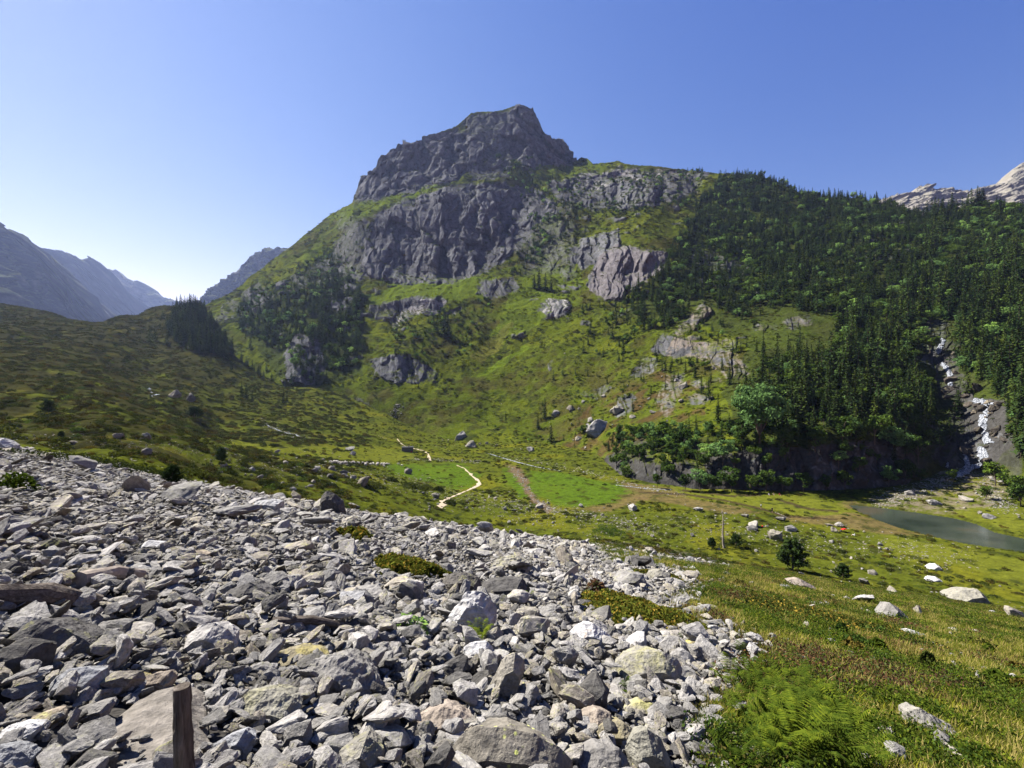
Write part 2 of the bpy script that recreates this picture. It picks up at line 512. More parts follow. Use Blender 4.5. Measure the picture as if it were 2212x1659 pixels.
# ---- picture-space regions of the ground (what grows or lies where)
SCREE = [(-900, 900), (-300, 930), (0, 958), (130, 984), (240, 1004), (350, 1034), (450, 1048), (560, 1068), (650, 1084), (740, 1098), (820, 1108), (900, 1124), (1000, 1138), (1060, 1145), (1150, 1152), (1250, 1166), (1320, 1182), (1345, 1214), (1420, 1222), (1500, 1236), (1528, 1262), (1500, 1290), (1505, 1335), (1580, 1352), (1640, 1385), (1660, 1420), (1640, 1452), (1590, 1480), (1560, 1530), (1545, 1600), (1570, 1660), (1600, 2200), (1700, 9000), (-9000, 9000), (-9000, 1500)]
SCREE_B = [(1300, 1165), (1400, 1168), (1500, 1172), (1560, 1196), (1620, 1210), (1600, 1232), (1510, 1222), (1400, 1212)]
TRAIL = [(1668 / 2, 1900)]
GREENS = [
 [(832, 1003), (900, 1003), (960, 998), (1000, 1003), (1040, 1030), (1035, 1055), (985, 1060), (930, 1040), (850, 1025)],
 [(1085, 1010), (1125, 1015), (1130, 1040), (1150, 1075), (1120, 1075), (1095, 1040)],
 [(1140, 1016), (1220, 1022), (1290, 1038), (1345, 1050), (1350, 1075), (1290, 1090), (1220, 1098), (1160, 1070), (1138, 1040)]]
YELLOWG = [
 [(1370, 1048), (1500, 1052), (1620, 1068), (1740, 1072), (1830, 1092), (1850, 1110), (1740, 1117), (1640, 1098), (1500, 1076), (1400, 1066)],
 [(440, 940), (600, 965), (820, 965), (900, 985), (840, 1000), (640, 985), (500, 960)],
 [(2040, 1085), (2212, 1100), (2300, 1140), (2180, 1150), (2080, 1115)],
 [(1900, 1150), (2050, 1182), (2300, 1230), (2300, 1300), (2100, 1230), (1900, 1180)]]
SOILS = [
 [(1340, 1040), (1440, 1052), (1500, 1078), (1600, 1096), (1640, 1108), (1560, 1110), (1470, 1090), (1400, 1082), (1350, 1070)],
 [(1700, 1118), (1790, 1112), (1850, 1108), (1890, 1122), (1950, 1142), (2000, 1158), (1900, 1152), (1800, 1136), (1720, 1130)],
 [(1260, 1098), (1330, 1085), (1370, 1070), (1400, 1080), (1340, 1098), (1280, 1106)],
 [(1800, 1088), (1830, 1080), (1880, 1092), (1840, 1100)]]
BROOK = [(1105, 1012), (1130, 1035), (1140, 1060), (1160, 1085), (1200, 1105)]
GULLIES = [[(1380, 1062), (1480, 1068), (1560, 1080), (1640, 1098), (1700, 1116), (1800, 1122)], [(1480, 1060), (1580, 1072), (1640, 1066)], [(1690, 1082), (1740, 1098), (1810, 1105)]]

def ground_colour(x, y, z):
    u, v = proj(np.stack([x, y, z], -1))
    n1 = fbm(x / 22, y / 22, 0, 3, 21); n2 = fbm(x / 5, y / 5, 0, 3, 22); n3 = fbm(x / 1.1, y / 1.1, 0, 3, 23)
    r = np.maximum(y, 1.0)
    wob = 26.0
    u = u + wob * n2 + 6 * n3 + 30 * n1; vv = v + (5 * n2 + 2.5 * n3 + 6 * n1)
    near = sstep(0.5, 5, ground_base(x, y)[1] - ground_base(x, y)[2])
    c = np.zeros(x.shape + (3,), np.float32)
    c[:] = (0.068, 0.080, 0.009)
    c = mixc(c, (0.105, 0.106, 0.010), sstep(-0.05, 0.35, n1 + 0.5 * n2))          # dry yellow-green
    c = mixc(c, (0.026, 0.033, 0.008), sstep(0.02, 0.22, n2 - 0.2 * n1 + 0.5 * n3) * 0.85)          # heath
    left = sstep(820, 350, u) * (1 - near)
    c = mixc(c, (0.030, 0.029, 0.011), left * sstep(-0.35, 0.2, n1 + 0.6 * n2 + 0.3 * sstep(900, 720, v)) * 0.92)  # brown heath of the left moor; shade of its slope darkened into this colour
    c = mixc(c, (0.09, 0.082, 0.012), left * sstep(0.15, 0.4, fbm(x / 14, y / 14, 0, 3, 31)) * 0.7)
    # the heath band just beyond the scree
    band = near * sstep(20, 30, y)
    c = mixc(c, (0.045, 0.042, 0.012), band * sstep(-0.3, 0.2, n2 + 0.5 * n1) * 0.75)
    # near grass on the right: greens, straw and reddish heather
    nr = near * sstep(0, 6, x)
    c = mixc(c, (0.10, 0.105, 0.010), nr * 0.7)
    c = mixc(c, (0.065, 0.037, 0.018), nr * sstep(0.15, 0.35, fbm(x / 7, y / 3.2, 3, 3, 41)) * 0.7)
    c = mixc(c, (0.14, 0.115, 0.022), nr * sstep(0.1, 0.35, fbm(x / 5, y / 5, 9, 3, 43)) * 0.6)
    ua, va_ = u + 45 * fbm(x / 9, y / 9, 4, 2, 25), vv + 5 * fbm(x / 9, y / 9, 8, 2, 26)
    ub, vb_ = u - 60 * fbm(x / 14, y / 14, 5, 2, 27), vv - 8 * fbm(x / 14, y / 14, 9, 2, 28)
    def soft(p): return (inpoly(u, vv, p).astype(float) + inpoly(ua, va_, p) + inpoly(ub, vb_, p)) / 3
    for p in YELLOWG:
        m = soft(p) * (1 - near)
        c = mixc(c, (0.11, 0.12, 0.014), m * (0.75 - 0.9 * sstep(0.1, 0.4, n2)))
    for p in GREENS:
        m = soft(p) * (1 - near)
        c = mixc(c, (0.058, 0.104, 0.009), m * np.clip(0.75 - 0.9 * sstep(0.08, 0.35, n2), 0, 1))
    for p in SOILS:
        m = soft(p) * (1 - near)
        c = mixc(c, (0.135, 0.088, 0.045), m * (0.6 - 0.45 * sstep(0.0, 0.3, n2)))
    fl = (1 - near)
    c = mixc(c, (0.12, 0.08, 0.048), fl * sstep(11, 4, segdist(u, vv, BROOK)) * 0.9)
    for g in GULLIES:
        c = mixc(c, (0.045, 0.032, 0.018), fl * sstep(3.0, 1.2, segdist(u, vv, g)) * 0.9)
    # bare pebbly shore beyond the lake and the stream fan
    fan = inpoly(u, vv, [(1880, 1075), (1960, 1050), (2060, 1000), (2180, 1010), (2200, 1060), (2140, 1090), (2060, 1115), (1960, 1103), (1890, 1092)]) * fl
    c = mixc(c, (0.17, 0.14, 0.095), fan * sstep(-0.15, 0.2, n2 + n3 * 0.6) * 0.8)
    s = (inpoly(u, vv, SCREE) & (y > 0.4) & (y < 62)) | ((y <= 0.4) & (x < 1.2)) | (inpoly(u, vv, SCREE_B) & (near > 0.3))
    c = mixc(c, (0.06, 0.056, 0.05), s * near)  # scree gravel, darkened to paint the shadowed gaps between stones
    return c

def build_ground():
    nc, nr = 1150, 900
    t = np.linspace(0, 1, nr)
    ya = -14 + 15.5 * np.linspace(0, 1, 60)
    yb = np.exp(np.linspace(math.log(1.5 + 4), math.log(820 + 4), nr - 60)) - 4
    Y = np.concatenate([ya[:-1], yb]); nr = len(Y)
    s = np.linspace(-1, 1, nc)
    half = 10 + 1.42 * np.maximum(Y, 0)
    X = s[None, :] * half[:, None]; YY = np.repeat(Y[:, None], nc, 1)
    Z = ground_z(X, YY)
    c = ground_colour(X, YY, Z)
    V = np.stack([X, YY, Z], -1)
    me = mesh_from('ground', V.reshape(-1, 3), grid_faces(nr, nc), [terrain_mat('ground', 0.5, 2.2, 0.4, 0.35)], None, True, c.reshape(-1, 3))
    o = link('ground', me); tag(o, 'valley floor and lower slopes of heath, grass and gravel', None, None, 'structure')
    return o
build_ground()

# ---- mountains: rows and distances read along the lines of sight, then real relief on top
def interp_tab(knots, vgrid):
    us = sorted(knots); T = []
    for uu in us:
        k = sorted(knots[uu], key=lambda q: q[0])
        v = np.array([q[0] for q in k], float); Y = np.log([q[1] for q in k])
        y = np.interp(vgrid, v, Y)
        sl = (Y[1] - Y[0]) / (v[1] - v[0])
        y = np.where(vgrid < v[0], Y[0] + np.clip(sl, -0.004, -0.0008) * (vgrid - v[0]), y)
        y = np.where(vgrid > v[-1], Y[-1] - 0.0006 * (vgrid - v[-1]), y)
        T.append(y)
    return np.array(us, float), np.array(T)

class Sheet:
    pass

def normals(P):
    du = np.gradient(P, axis=1); dv = np.gradient(P, axis=0)
    n = np.cross(du, dv); n /= np.linalg.norm(n, axis=-1, keepdims=True) + 1e-9
    flip = n[..., 2] < 0
    n[flip] *= -1
    return n

def build_sheet(knots, foot, sky, u0, u1, nu, nv, back=26, smooth_u=3, sky_jag=1.5, seed=0):
    vg = np.arange(180, 1120, 4.0)
    us, T = interp_tab(knots, vg)
    ug = np.arange(u0, u1 + 1, 6.0)
    TT = np.stack([np.interp(ug, us, T[:, j]) for j in range(len(vg))], 1)
    for _ in range(smooth_u):
        TT[1:-1] = 0.25 * TT[:-2] + 0.5 * TT[1:-1] + 0.25 * TT[2:]
        TT[:, 1:-1] = 0.25 * TT[:, :-2] + 0.5 * TT[:, 1:-1] + 0.25 * TT[:, 2:]
    u = np.linspace(u0, u1, nu)
    vf = np.interp(u, [p[0] for p in foot], [p[1] for p in foot])
    vs = np.interp(u, [p[0] for p in sky], [p[1] for p in sky])
    vs = vs + sky_jag * (fbm(u / 14, 0 * u, 0, 4, seed + 77) * 2.0 + fbm(u / 4, 0 * u, 5, 2, seed + 78) * 0.8 - (ridged(u / 9, 0 * u, 3, 3, seed + 79) - 0.6) * 1.2)
    t = np.linspace(0, 1, nv)[:, None]
    v = vf[None, :] * (1 - t) + vs[None, :] * t
    U = np.repeat(u[None, :], nv, 0)
    Y = np.exp(bil(TT, (U - u0) / 6.0, (v - 180) / 4.0))
    Y = np.maximum.accumulate(Y, 0)
    X = (U - UC) / FPX * Y; Z = ZC + (VC - v) / FPX * Y
    P = np.stack([X, Y, Z], -1)
    # the far side, falling away behind the skyline
    top = P[-1]
    k = (np.arange(1, back + 1) / back) ** 1.6
    L = 0.35 * top[:, 1]
    B = np.repeat(top[None], back, 0).copy()
    B[..., 1] += k[:, None] * L[None, :]
    B[..., 2] -= (k ** 1.3)[:, None] * L[None, :] * 0.75
    B[..., 2] = np.maximum(B[..., 2], -5.0)
    s = Sheet(); s.P = np.concatenate([P, B], 0); s.nv = nv; s.nu = nu
    s.U = np.concatenate([U, np.repeat(U[-1:], back, 0)], 0); s.Vp = np.concatenate([v, np.repeat(v[-1:], back, 0)], 0)
    s.t = np.concatenate([np.repeat(t, nu, 1), np.ones((back, nu))], 0)
    return s

MT = {
 420: [(800, 560), (700, 640), (655, 700)],
 480: [(790, 510), (720, 590), (650, 690)],
 540: [(810, 495), (760, 530), (700, 600), (640, 690), (600, 760)],
 600: [(850, 440), (820, 455), (700, 560), (640, 620), (600, 700), (555, 800)],
 660: [(850, 440), (800, 455), (725, 500), (690, 530), (630, 600), (580, 680), (540, 760), (505, 850)],
 720: [(850, 440), (820, 450), (720, 510), (640, 585), (600, 640), (540, 740), (500, 820), (460, 900)],
 765: [(860, 425), (820, 445), (760, 480), (700, 520), (640, 570), (600, 625), (560, 660), (480, 720), (455, 780), (435, 850)],
 795: [(870, 410), (830, 430), (760, 475), (700, 520), (640, 565), (600, 620), (585, 640), (470, 725), (440, 800), (425, 835), (378, 880)],
 850: [(890, 395), (840, 420), (825, 430), (765, 455), (700, 520), (665, 555), (645, 565), (620, 600), (598, 635), (580, 650), (450, 735), (425, 800), (410, 825), (315, 900)],
 950: [(950, 350), (900, 385), (800, 450), (700, 520), (668, 550), (645, 560), (605, 612), (590, 635), (420, 740), (400, 795), (385, 815), (285, 930)],
 1060: [(968, 330), (900, 385), (800, 450), (700, 515), (640, 560), (605, 590), (598, 610), (560, 650), (450, 740), (400, 800), (370, 850), (240, 980)],
 1130: [(972, 320), (900, 375), (800, 440), (700, 500), (640, 550), (590, 610), (520, 680), (450, 760), (390, 830), (340, 890), (232, 1000)],
 1175: [(976, 312), (900, 365), (800, 430), (700, 490), (640, 540), (590, 600), (520, 670), (450, 750), (400, 820), (350, 895), (290, 990)],
 1240: [(994, 288), (950, 315), (900, 345), (800, 410), (700, 475), (650, 510), (600, 565), (520, 650), (450, 730), (400, 810), (365, 880), (340, 1010)],
 1290: [(1006, 258), (950, 300), (900, 335), (800, 400), (700, 465), (650, 500), (620, 525), (560, 575), (500, 660), (450, 730), (400, 800), (355, 900)],
 1335: [(1030, 218), (990, 238), (960, 262), (900, 310), (800, 380), (700, 450), (650, 490), (620, 510), (545, 560), (500, 630), (450, 700), (400, 780), (352, 900)],
 1400: [(1040, 203), (1000, 210), (965, 232), (900, 285), (800, 355), (765, 385), (725, 400), (700, 425), (640, 470), (620, 480), (545, 525), (520, 560), (480, 630), (430, 700), (358, 880)],
 1500: [(1052, 191), (1000, 200), (950, 220), (880, 265), (800, 320), (770, 345), (725, 365), (700, 395), (640, 450), (540, 560), (450, 690), (368, 850)],
 1600: [(1054, 189), (985, 195), (940, 207), (880, 240), (800, 295), (760, 320), (720, 360), (640, 440), (540, 550), (450, 680), (375, 800)],
 1700: [(1060, 185), (965, 193), (940, 200), (880, 230), (800, 280), (700, 350), (600, 450), (500, 580), (392, 740)],
 1800: [(1058, 187), (960, 195), (920, 205), (860, 235), (780, 280), (700, 340), (600, 440), (500, 570), (418, 720)],
 1900: [(1055, 191), (960, 201), (900, 220), (800, 270), (700, 335), (600, 430), (500, 550), (430, 680)],
 1980: [(1045, 198), (960, 210), (900, 226), (820, 260), (760, 288), (700, 330), (600, 420), (500, 535), (455, 620)],
 2030: [(1025, 208), (980, 217), (940, 226), (880, 243), (840, 258), (800, 276), (740, 296), (700, 322), (600, 410), (500, 515), (455, 600)],
 2075: [(1012, 211), (970, 219), (930, 226), (900, 235), (870, 243), (840, 250), (740, 290), (690, 318), (600, 400), (500, 500), (445, 570)],
 2120: [(1008, 207), (960, 213), (900, 224), (865, 235), (800, 255), (700, 308), (600, 390), (500, 490), (437, 560)],
 2212: [(1050, 182), (960, 190), (880, 205), (800, 235), (700, 285), (600, 360), (500, 450), (445, 520)],
 2320: [(1060, 172), (900, 190), (800, 220), (700, 265), (600, 330), (450, 460)],
 2700: [(1080, 150), (900, 175), (800, 200), (700, 240), (600, 300), (440, 430)],
}
M_FOOT = [(420, 830), (480, 840), (540, 850), (600, 868), (660, 868), (720, 868), (765, 880), (795, 890), (850, 906), (950, 960), (1060, 972), (1130, 976), (1175, 980), (1240, 998), (1290, 1012), (1335, 1034), (1400, 1045), (1500, 1056), (1600, 1058), (1700, 1063), (1800, 1061), (1900, 1058), (1980, 1050), (2030, 1032), (2075, 1018), (2120, 1012), (2160, 1030), (2212, 1060), (2320, 1075), (2700, 1090)]
M_SKY = [(420, 668), (440, 660), (462, 648), (500, 634), (540, 600), (570, 578), (600, 553), (630, 530), (660, 505), (690, 482), (720, 460), (745, 446), (762, 438), (768, 418), (776, 400), (784, 384), (800, 375), (814, 364), (822, 346), (833, 333), (842, 322), (852, 316), (860, 307), (870, 304), (880, 308), (892, 308), (905, 304), (915, 296), (926, 292), (950, 286), (968, 278), (985, 271), (1000, 258), (1020, 244), (1032, 241), (1045, 241), (1060, 242), (1080, 239), (1095, 236), (1108, 231), (1118, 227), (1126, 232), (1136, 231), (1146, 236), (1151, 233), (1156, 248), (1163, 260), (1172, 282), (1178, 294), (1188, 297), (1200, 300), (1214, 306), (1222, 314), (1232, 328), (1240, 342), (1248, 348), (1256, 340), (1268, 344), (1282, 354), (1310, 353), (1335, 350), (1350, 356), (1400, 359), (1460, 366), (1500, 369), (1530, 373), (1560, 376), (1600, 378), (1640, 382), (1680, 394), (1700, 402), (1720, 413), (1740, 420), (1770, 424), (1800, 426), (1850, 429), (1900, 438), (1950, 452), (1980, 462), (2000, 466), (2030, 462), (2060, 452), (2100, 445), (2140, 440), (2180, 447), (2212, 455), (2300, 470), (2700, 440)]

CLIFFS = [   # (polygon, strength)
 ([(785, 600), (800, 500), (815, 470), (850, 440), (900, 425), (960, 405), (1060, 398), (1150, 405), (1200, 440), (1150, 480), (1120, 530), (1080, 575), (1010, 606), (900, 618), (840, 606)], 1.0),
 ([(760, 440), (785, 380), (825, 330), (865, 300), (925, 292), (980, 280), (1020, 300), (1040, 350), (1000, 385), (900, 412), (820, 430)], 1.0),
 ([(1095, 245), (1120, 222), (1160, 240), (1180, 290), (1215, 300), (1250, 345), (1235, 355), (1170, 352), (1150, 372), (1110, 340), (1080, 290)], 1.0),
 ([(1000, 250), (1095, 240), (1090, 290), (1110, 350), (1100, 390), (1020, 395), (1000, 320)], 0.5),
 ([(1180, 400), (1240, 375), (1340, 362), (1540, 372), (1500, 420), (1420, 445), (1340, 455), (1280, 455), (1200, 430)], 0.62),
 ([(1262, 612), (1290, 560), (1335, 530), (1445, 540), (1435, 580), (1380, 625), (1340, 652), (1290, 645)], 1.0),
 ([(1235, 545), (1260, 515), (1340, 495), (1335, 540), (1258, 580)], 0.9),
 ([(800, 658), (870, 642), (965, 648), (962, 672), (880, 694), (815, 690)], 0.7),
 ([(1035, 610), (1110, 600), (1120, 632), (1050, 645)], 0.8),
 ([(1160, 655), (1190, 644), (1232, 648), (1225, 680), (1175, 688)], 0.9),
 ([(795, 775), (860, 765), (945, 798), (930, 824), (860, 834), (805, 815)], 0.62),
 ([(612, 770), (640, 715), (690, 730), (705, 805), (680, 838), (620, 825)], 0.8),
 ([(1400, 760), (1440, 720), (1500, 735), (1560, 722), (1605, 742), (1560, 768), (1450, 776)], 0.7),
 ([(1450, 722), (1510, 655), (1532, 668), (1500, 705), (1470, 725)], 0.9),
 ([(1515, 770), (1560, 750), (1625, 800), (1610, 832), (1560, 820)], 0.85),
 ([(1415, 880), (1432, 815), (1482, 805), (1475, 840), (1440, 905)], 0.85),
 ([(1466, 872), (1500, 848), (1535, 852), (1520, 870)], 1.0),
 ([(1325, 895), (1340, 862), (1372, 858), (1368, 890), (1335, 905)], 0.9),
 ([(1290, 870), (1240, 845), (1320, 830), (1340, 850)], 0.5),
 ([(1300, 1040), (1310, 985), (1380, 945), (1440, 945), (1600, 975), (1640, 965), (1700, 968), (1900, 955), (1980, 965), (1960, 1060), (1700, 1070), (1500, 1062), (1400, 1052)], 1.0),
 ([(620, 600), (700, 560), (760, 470), (800, 470), (790, 600), (740, 625), (660, 640)], 0.45),
 ([(1100, 430), (1240, 440), (1250, 600), (1130, 600), (1110, 540)], 0.42),
 ([(1480, 545), (1560, 545), (1625, 555), (1640, 600), (1500, 590)], 0.6),
 ([(1730, 540), (1900, 540), (1990, 560), (1900, 575), (1750, 560)], 0.45),
 ([(1990, 690), (2040, 690), (2060, 790), (2100, 860), (2170, 870), (2190, 960), (2140, 1000), (2060, 1020), (2010, 990), (2040, 900), (2020, 800)], 0.9),
 ([(2010, 470), (2140, 470), (2170, 520), (2080, 540), (2020, 520)], 0.4),
 ([(1690, 690), (1760, 680), (1755, 700), (1700, 712)], 0.8), ([(1620, 700), (1690, 690), (1680, 715), (1625, 718)], 0.6),
 ([(1740, 790), (1800, 785), (1800, 805), (1750, 810)], 0.9),
 ([(450, 700), (500, 640), (560, 610), (600, 640), (540, 690)], 0.45),
]
M = build_sheet(MT, M_FOOT, M_SKY, 420, 2700, 1700, 720, back=30, seed=3)

def polysum(u, v, polys):
    m = np.zeros(u.shape)
    for p, s in polys:
        m = np.maximum(m, inpoly(u, v, p) * s)
    return m

def relief_mountain(s):
    P = s.P; x, y, z = P[..., 0], P[..., 1], P[..., 2]
    w1 = fbm(x / 30, y / 30, z / 30, 3, 51); w2 = fbm(x / 8, y / 8, z / 8, 3, 52)
    w3 = fbm(x / 30, y / 30, z / 30, 3, 53); w0 = fbm(x / 90, y / 90, z / 90, 2, 54)
    u = s.U + 16 * w1 + 9 * w2; v = s.Vp + 12 * w3 + 6 * w2
    rock = (polysum(u, v, CLIFFS) + polysum(s.U + 34 * w3 + 10 * w2, s.Vp + 30 * w1 - 8 * w2, CLIFFS) + polysum(s.U - 30 * w1 + 14 * w2 + 20 * w0, s.Vp - 26 * w3 + 10 * w2, CLIFFS)) / 3
    wd = inpoly(u, v, [(1380, 690), (1450, 560), (1560, 380), (2000, 455), (2700, 450), (2700, 1000), (2150, 960), (1620, 960), (1640, 760), (1540, 690)]) | inpoly(u, v, [(500, 690), (540, 630), (620, 600), (720, 545), (790, 640), (780, 810), (720, 835), (620, 840)]) | inpoly(u, v, [(1180, 780), (1300, 760), (1480, 690), (1640, 700), (1640, 900), (1450, 960), (1250, 1000)])
    rock = np.maximum(rock, wd * 0.8 * sstep(0.16, 0.34, fbm(x / 38, y / 38, z / 26, 3, 57)))
    mid = inpoly(u, v, [(640, 640), (800, 440), (1000, 400), (1560, 370), (1450, 640), (1250, 720), (900, 760)])
    rock = np.maximum(rock, mid * 0.6 * sstep(0.16, 0.34, fbm(x / 24, y / 24, z / 24, 3, 58)))
    # soften
    for _ in range(3):
        rock[1:-1, 1:-1] = (rock[1:-1, 1:-1] * 2 + rock[:-2, 1:-1] + rock[2:, 1:-1] + rock[1:-1, :-2] + rock[1:-1, 2:]) / 6
    dist = y
    amp = np.clip(dist / 600, 0.18, 1.3)
    edge = sstep(0.0, 0.05, s.t)
    # vertical ribs and buttresses on the rock, ledges across it
    qx = x + 30 * amp * w0 + 14 * amp * w1
    ok = rock > 0.03
    def on(f, *q):
        out = np.zeros(x.shape, np.float32); out[ok] = f(*[k[ok] for k in q]); return out
    A = amp
    rib = on(lambda a, b, c, k: ridged((a + 0.18 * c) / (34 * k), b / (60 * k), c / (150 * k), 5, 61), qx, y, z, A)
    rib2 = on(lambda a, b, c, k: ridged((a + 0.3 * c) / (9 * k), b / (20 * k), c / (50 * k), 4, 66), qx, y, z, A)
    big = on(lambda a, b, c, k: fbm(a / (75 * k), b / (90 * k), c / (140 * k), 3, 63), x, y, z, A)
    led = on(lambda a, b, c, k: fbm(a / (50 * k), b / (50 * k), c / (9 * k), 3, 64), x, y, z, A)
    va = sstep(-0.3, 0.3, fbm(x / (60 * amp), y / (60 * amp), z / (60 * amp), 2, 69))
    # slabs and blocks split by joints
    k_ = A[ok]; X_, Y_, Z_ = (x + 8 * amp * w1)[ok], y[ok], (z + 5 * amp * w3)[ok]
    s1 = np.zeros(x.shape, np.float32); s2 = s1.copy(); crack = s1.copy(); cel = s1.copy()
    f1, f2, i1 = worley((X_ + 0.25 * Z_) / (30 * k_), Y_ / (60 * k_), (Z_ - 0.15 * X_) / (60 * k_), 5)
    e1 = sstep(0.0, 0.14, f2 - f1)
    g1, g2, j1 = worley((X_ - 0.2 * Z_) / (10 * k_), Y_ / (22 * k_), (Z_ + 0.2 * X_) / (22 * k_), 6)
    e2 = sstep(0.0, 0.16, g2 - g1)
    s1[ok] = (i1 - 0.5) * (0.3 + 0.7 * e1); s2[ok] = (j1 - 0.5) * (0.3 + 0.7 * e2)
    crack[ok] = np.maximum((1 - e1) * 0.9, (1 - e2) * 0.6); cel[ok] = 0.6 * (j1 - 0.5) + 0.5 * (i1 - 0.5)
    s.crack = crack; s.cel = cel
    d = rock * amp * ((4 + 6 * va) * (rib - 0.45) + (4.5 - 2 * va) * (rib2 - 0.45) + 20 * big + 15 * s1 + 6.5 * s2 - 1.6 * crack + (5 - 3 * va) * led) * edge
    grs = 1 - rock * 0.75
    gul = ridged(x / 70, y / 200, z / 240, 3, 71)
    dz = grs * edge * amp * (6.0 * (gul - 0.5) + 7.0 * fbm(x / 45, y / 45, z / 45, 4, 72) + 1.6 * fbm(x / 7, y / 7, z / 7, 3, 73))
    P[..., 1] -= d
    P[..., 0] -= 0.45 * d * fbm(x / (40 * amp), y / 80, z / (60 * amp), 2, 65)
    P[..., 2] += dz * np.where(s.t >= 1, 0.4, 1 - 0.7 * sstep(0.93, 1.0, s.t))
    P[..., 2] = np.maximum(P[..., 2], -6.5)
    s.rock = rock; s.u2 = u; s.v2 = v
    return s
relief_mountain(M)
M.N = normals(M.P)

def colour_mountain(s):
    P = s.P; x, y, z = P[..., 0], P[..., 1], P[..., 2]; nz = s.N[..., 2]
    n1 = fbm(x / 60, y / 60, z / 60, 3, 81); n2 = fbm(x / 12, y / 12, z / 12, 3, 82); n3 = fbm(x / 3, y / 3, z / 3, 2, 83)
    u, v = s.u2, s.v2
    c = np.zeros(x.shape + (3,), np.float32)
    c[:] = (0.062, 0.080, 0.008)
    c = mixc(c, (0.092, 0.104, 0.009), sstep(-0.1, 0.35, n1 + 0.4 * n2))
    c = mixc(c, (0.024, 0.036, 0.009), sstep(-0.02, 0.25, n2 + 0.6 * n3 - 0.25 * n1) * 0.8)
    c = mixc(c, (0.06, 0.05, 0.014), sstep(-0.05, 0.3, -n1 + 0.5 * n2) * 0.6)
    # brighter sward: terrace below the cliff, the pale streak, meadow above the wood
    for p, m in (([(790, 640), (850, 608), (1000, 602), (1080, 600), (1060, 640), (960, 648), (800, 660)], 0.7), ([(1030, 812), (1090, 770), (1136, 738), (1146, 745), (1080, 795), (1040, 815)], 0.8),
                 ([(1160, 560), (1260, 590), (1250, 650), (1170, 700), (1090, 740), (1060, 720), (1100, 640)], 0.45), ([(700, 470), (800, 430), (960, 400), (970, 420), (840, 450), (740, 490)], 0.5),
                 ([(640, 560), (700, 530), (720, 545), (660, 575)], 0.5), ([(700, 880), (760, 850), (768, 858), (710, 892)], 0.5), ([(1600, 720), (1760, 690), (1740, 740), (1620, 760)], 0.4), ([(1170, 350), (1330, 350), (1300, 375), (1190, 385)], 0.4)):
        c = mixc(c, (0.092, 0.13, 0.011), inpoly(u, v, p) * m)
    c = mixc(c, (0.14, 0.125, 0.035), inpoly(u, v, [(1010, 780), (1090, 700), (1110, 700), (1040, 790)]) * 0.35)
    # reddish heather knoll on the right
    c = mixc(c, (0.07, 0.044, 0.019), inpoly(u, v, [(1150, 980), (1280, 880), (1420, 800), (1520, 840), (1520, 900), (1400, 950), (1300, 1000)]) * sstep(-0.15, 0.25, n2 + 0.4 * n1) * 0.75)
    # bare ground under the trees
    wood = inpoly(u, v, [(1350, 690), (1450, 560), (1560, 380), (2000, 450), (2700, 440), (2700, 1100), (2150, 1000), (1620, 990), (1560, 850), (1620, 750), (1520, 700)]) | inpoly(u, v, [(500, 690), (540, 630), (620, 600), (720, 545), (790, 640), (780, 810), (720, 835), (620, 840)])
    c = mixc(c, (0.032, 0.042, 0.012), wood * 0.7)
    # rock shows where the relief is steep or the cliff polygons say so
    g = np.array([0.115, 0.116, 0.118], np.float32)
    rk = g * (1 + 0.3 * n2[..., None] + 0.3 * n3[..., None] + 0.5 * s.cel[..., None] - 0.45 * s.crack[..., None] + 0.3 * fbm(x / 6, y / 6, z / 40, 3, 84)[..., None])
    tanm = inpoly(u, v, [(1400, 900), (1420, 800), (1500, 640), (1540, 650), (1640, 800), (1560, 880), (1440, 920)]) | inpoly(u, v, [(1600, 660), (1820, 660), (1820, 820), (1700, 820)])
    rk = mixc(rk, (0.20, 0.16, 0.12), tanm * 0.7 * sstep(-0.35, 0.2, n2 + 0.6 * n3))
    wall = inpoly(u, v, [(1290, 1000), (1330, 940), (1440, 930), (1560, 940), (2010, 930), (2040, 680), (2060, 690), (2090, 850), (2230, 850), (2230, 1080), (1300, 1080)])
    rk = mixc(rk, (0.045, 0.042, 0.036), wall * (0.85 - 0.5 * sstep(0.2, 0.4, n2 + n3)))  # dark rock of wall and ravine, with their shade painted into the colour
    pale = inpoly(u, v, [(840, 685), (890, 650), (965, 645), (960, 680), (860, 700)]) | inpoly(u, v, [(1160, 690), (1160, 640), (1240, 640), (1235, 690)]) | inpoly(u, v, [(1240, 420), (1340, 400), (1560, 360), (1250, 350)])
    rk = mixc(rk, (0.33, 0.315, 0.30), pale * sstep(-0.1, 0.2, n2) * 0.7)
    pink = inpoly(u, v, [(1262, 645), (1290, 560), (1335, 530), (1445, 540), (1435, 590), (1340, 655)])
    rk = mixc(rk, (0.15, 0.135, 0.135), pink * 0.8)
    streak = sstep(0.15, 0.45, fbm(x / 5, y / 5, z / 60, 2, 85))
    rk = mixc(rk, (0.06, 0.057, 0.06), streak * 0.5)
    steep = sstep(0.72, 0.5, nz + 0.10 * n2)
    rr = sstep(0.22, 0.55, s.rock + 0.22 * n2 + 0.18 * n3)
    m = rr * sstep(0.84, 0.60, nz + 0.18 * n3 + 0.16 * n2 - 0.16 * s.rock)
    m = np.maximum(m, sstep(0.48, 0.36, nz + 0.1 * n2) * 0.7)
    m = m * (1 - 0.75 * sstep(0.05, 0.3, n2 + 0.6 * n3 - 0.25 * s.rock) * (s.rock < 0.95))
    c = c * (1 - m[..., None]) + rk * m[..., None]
    s.m = m
    return c
MC = colour_mountain(M)
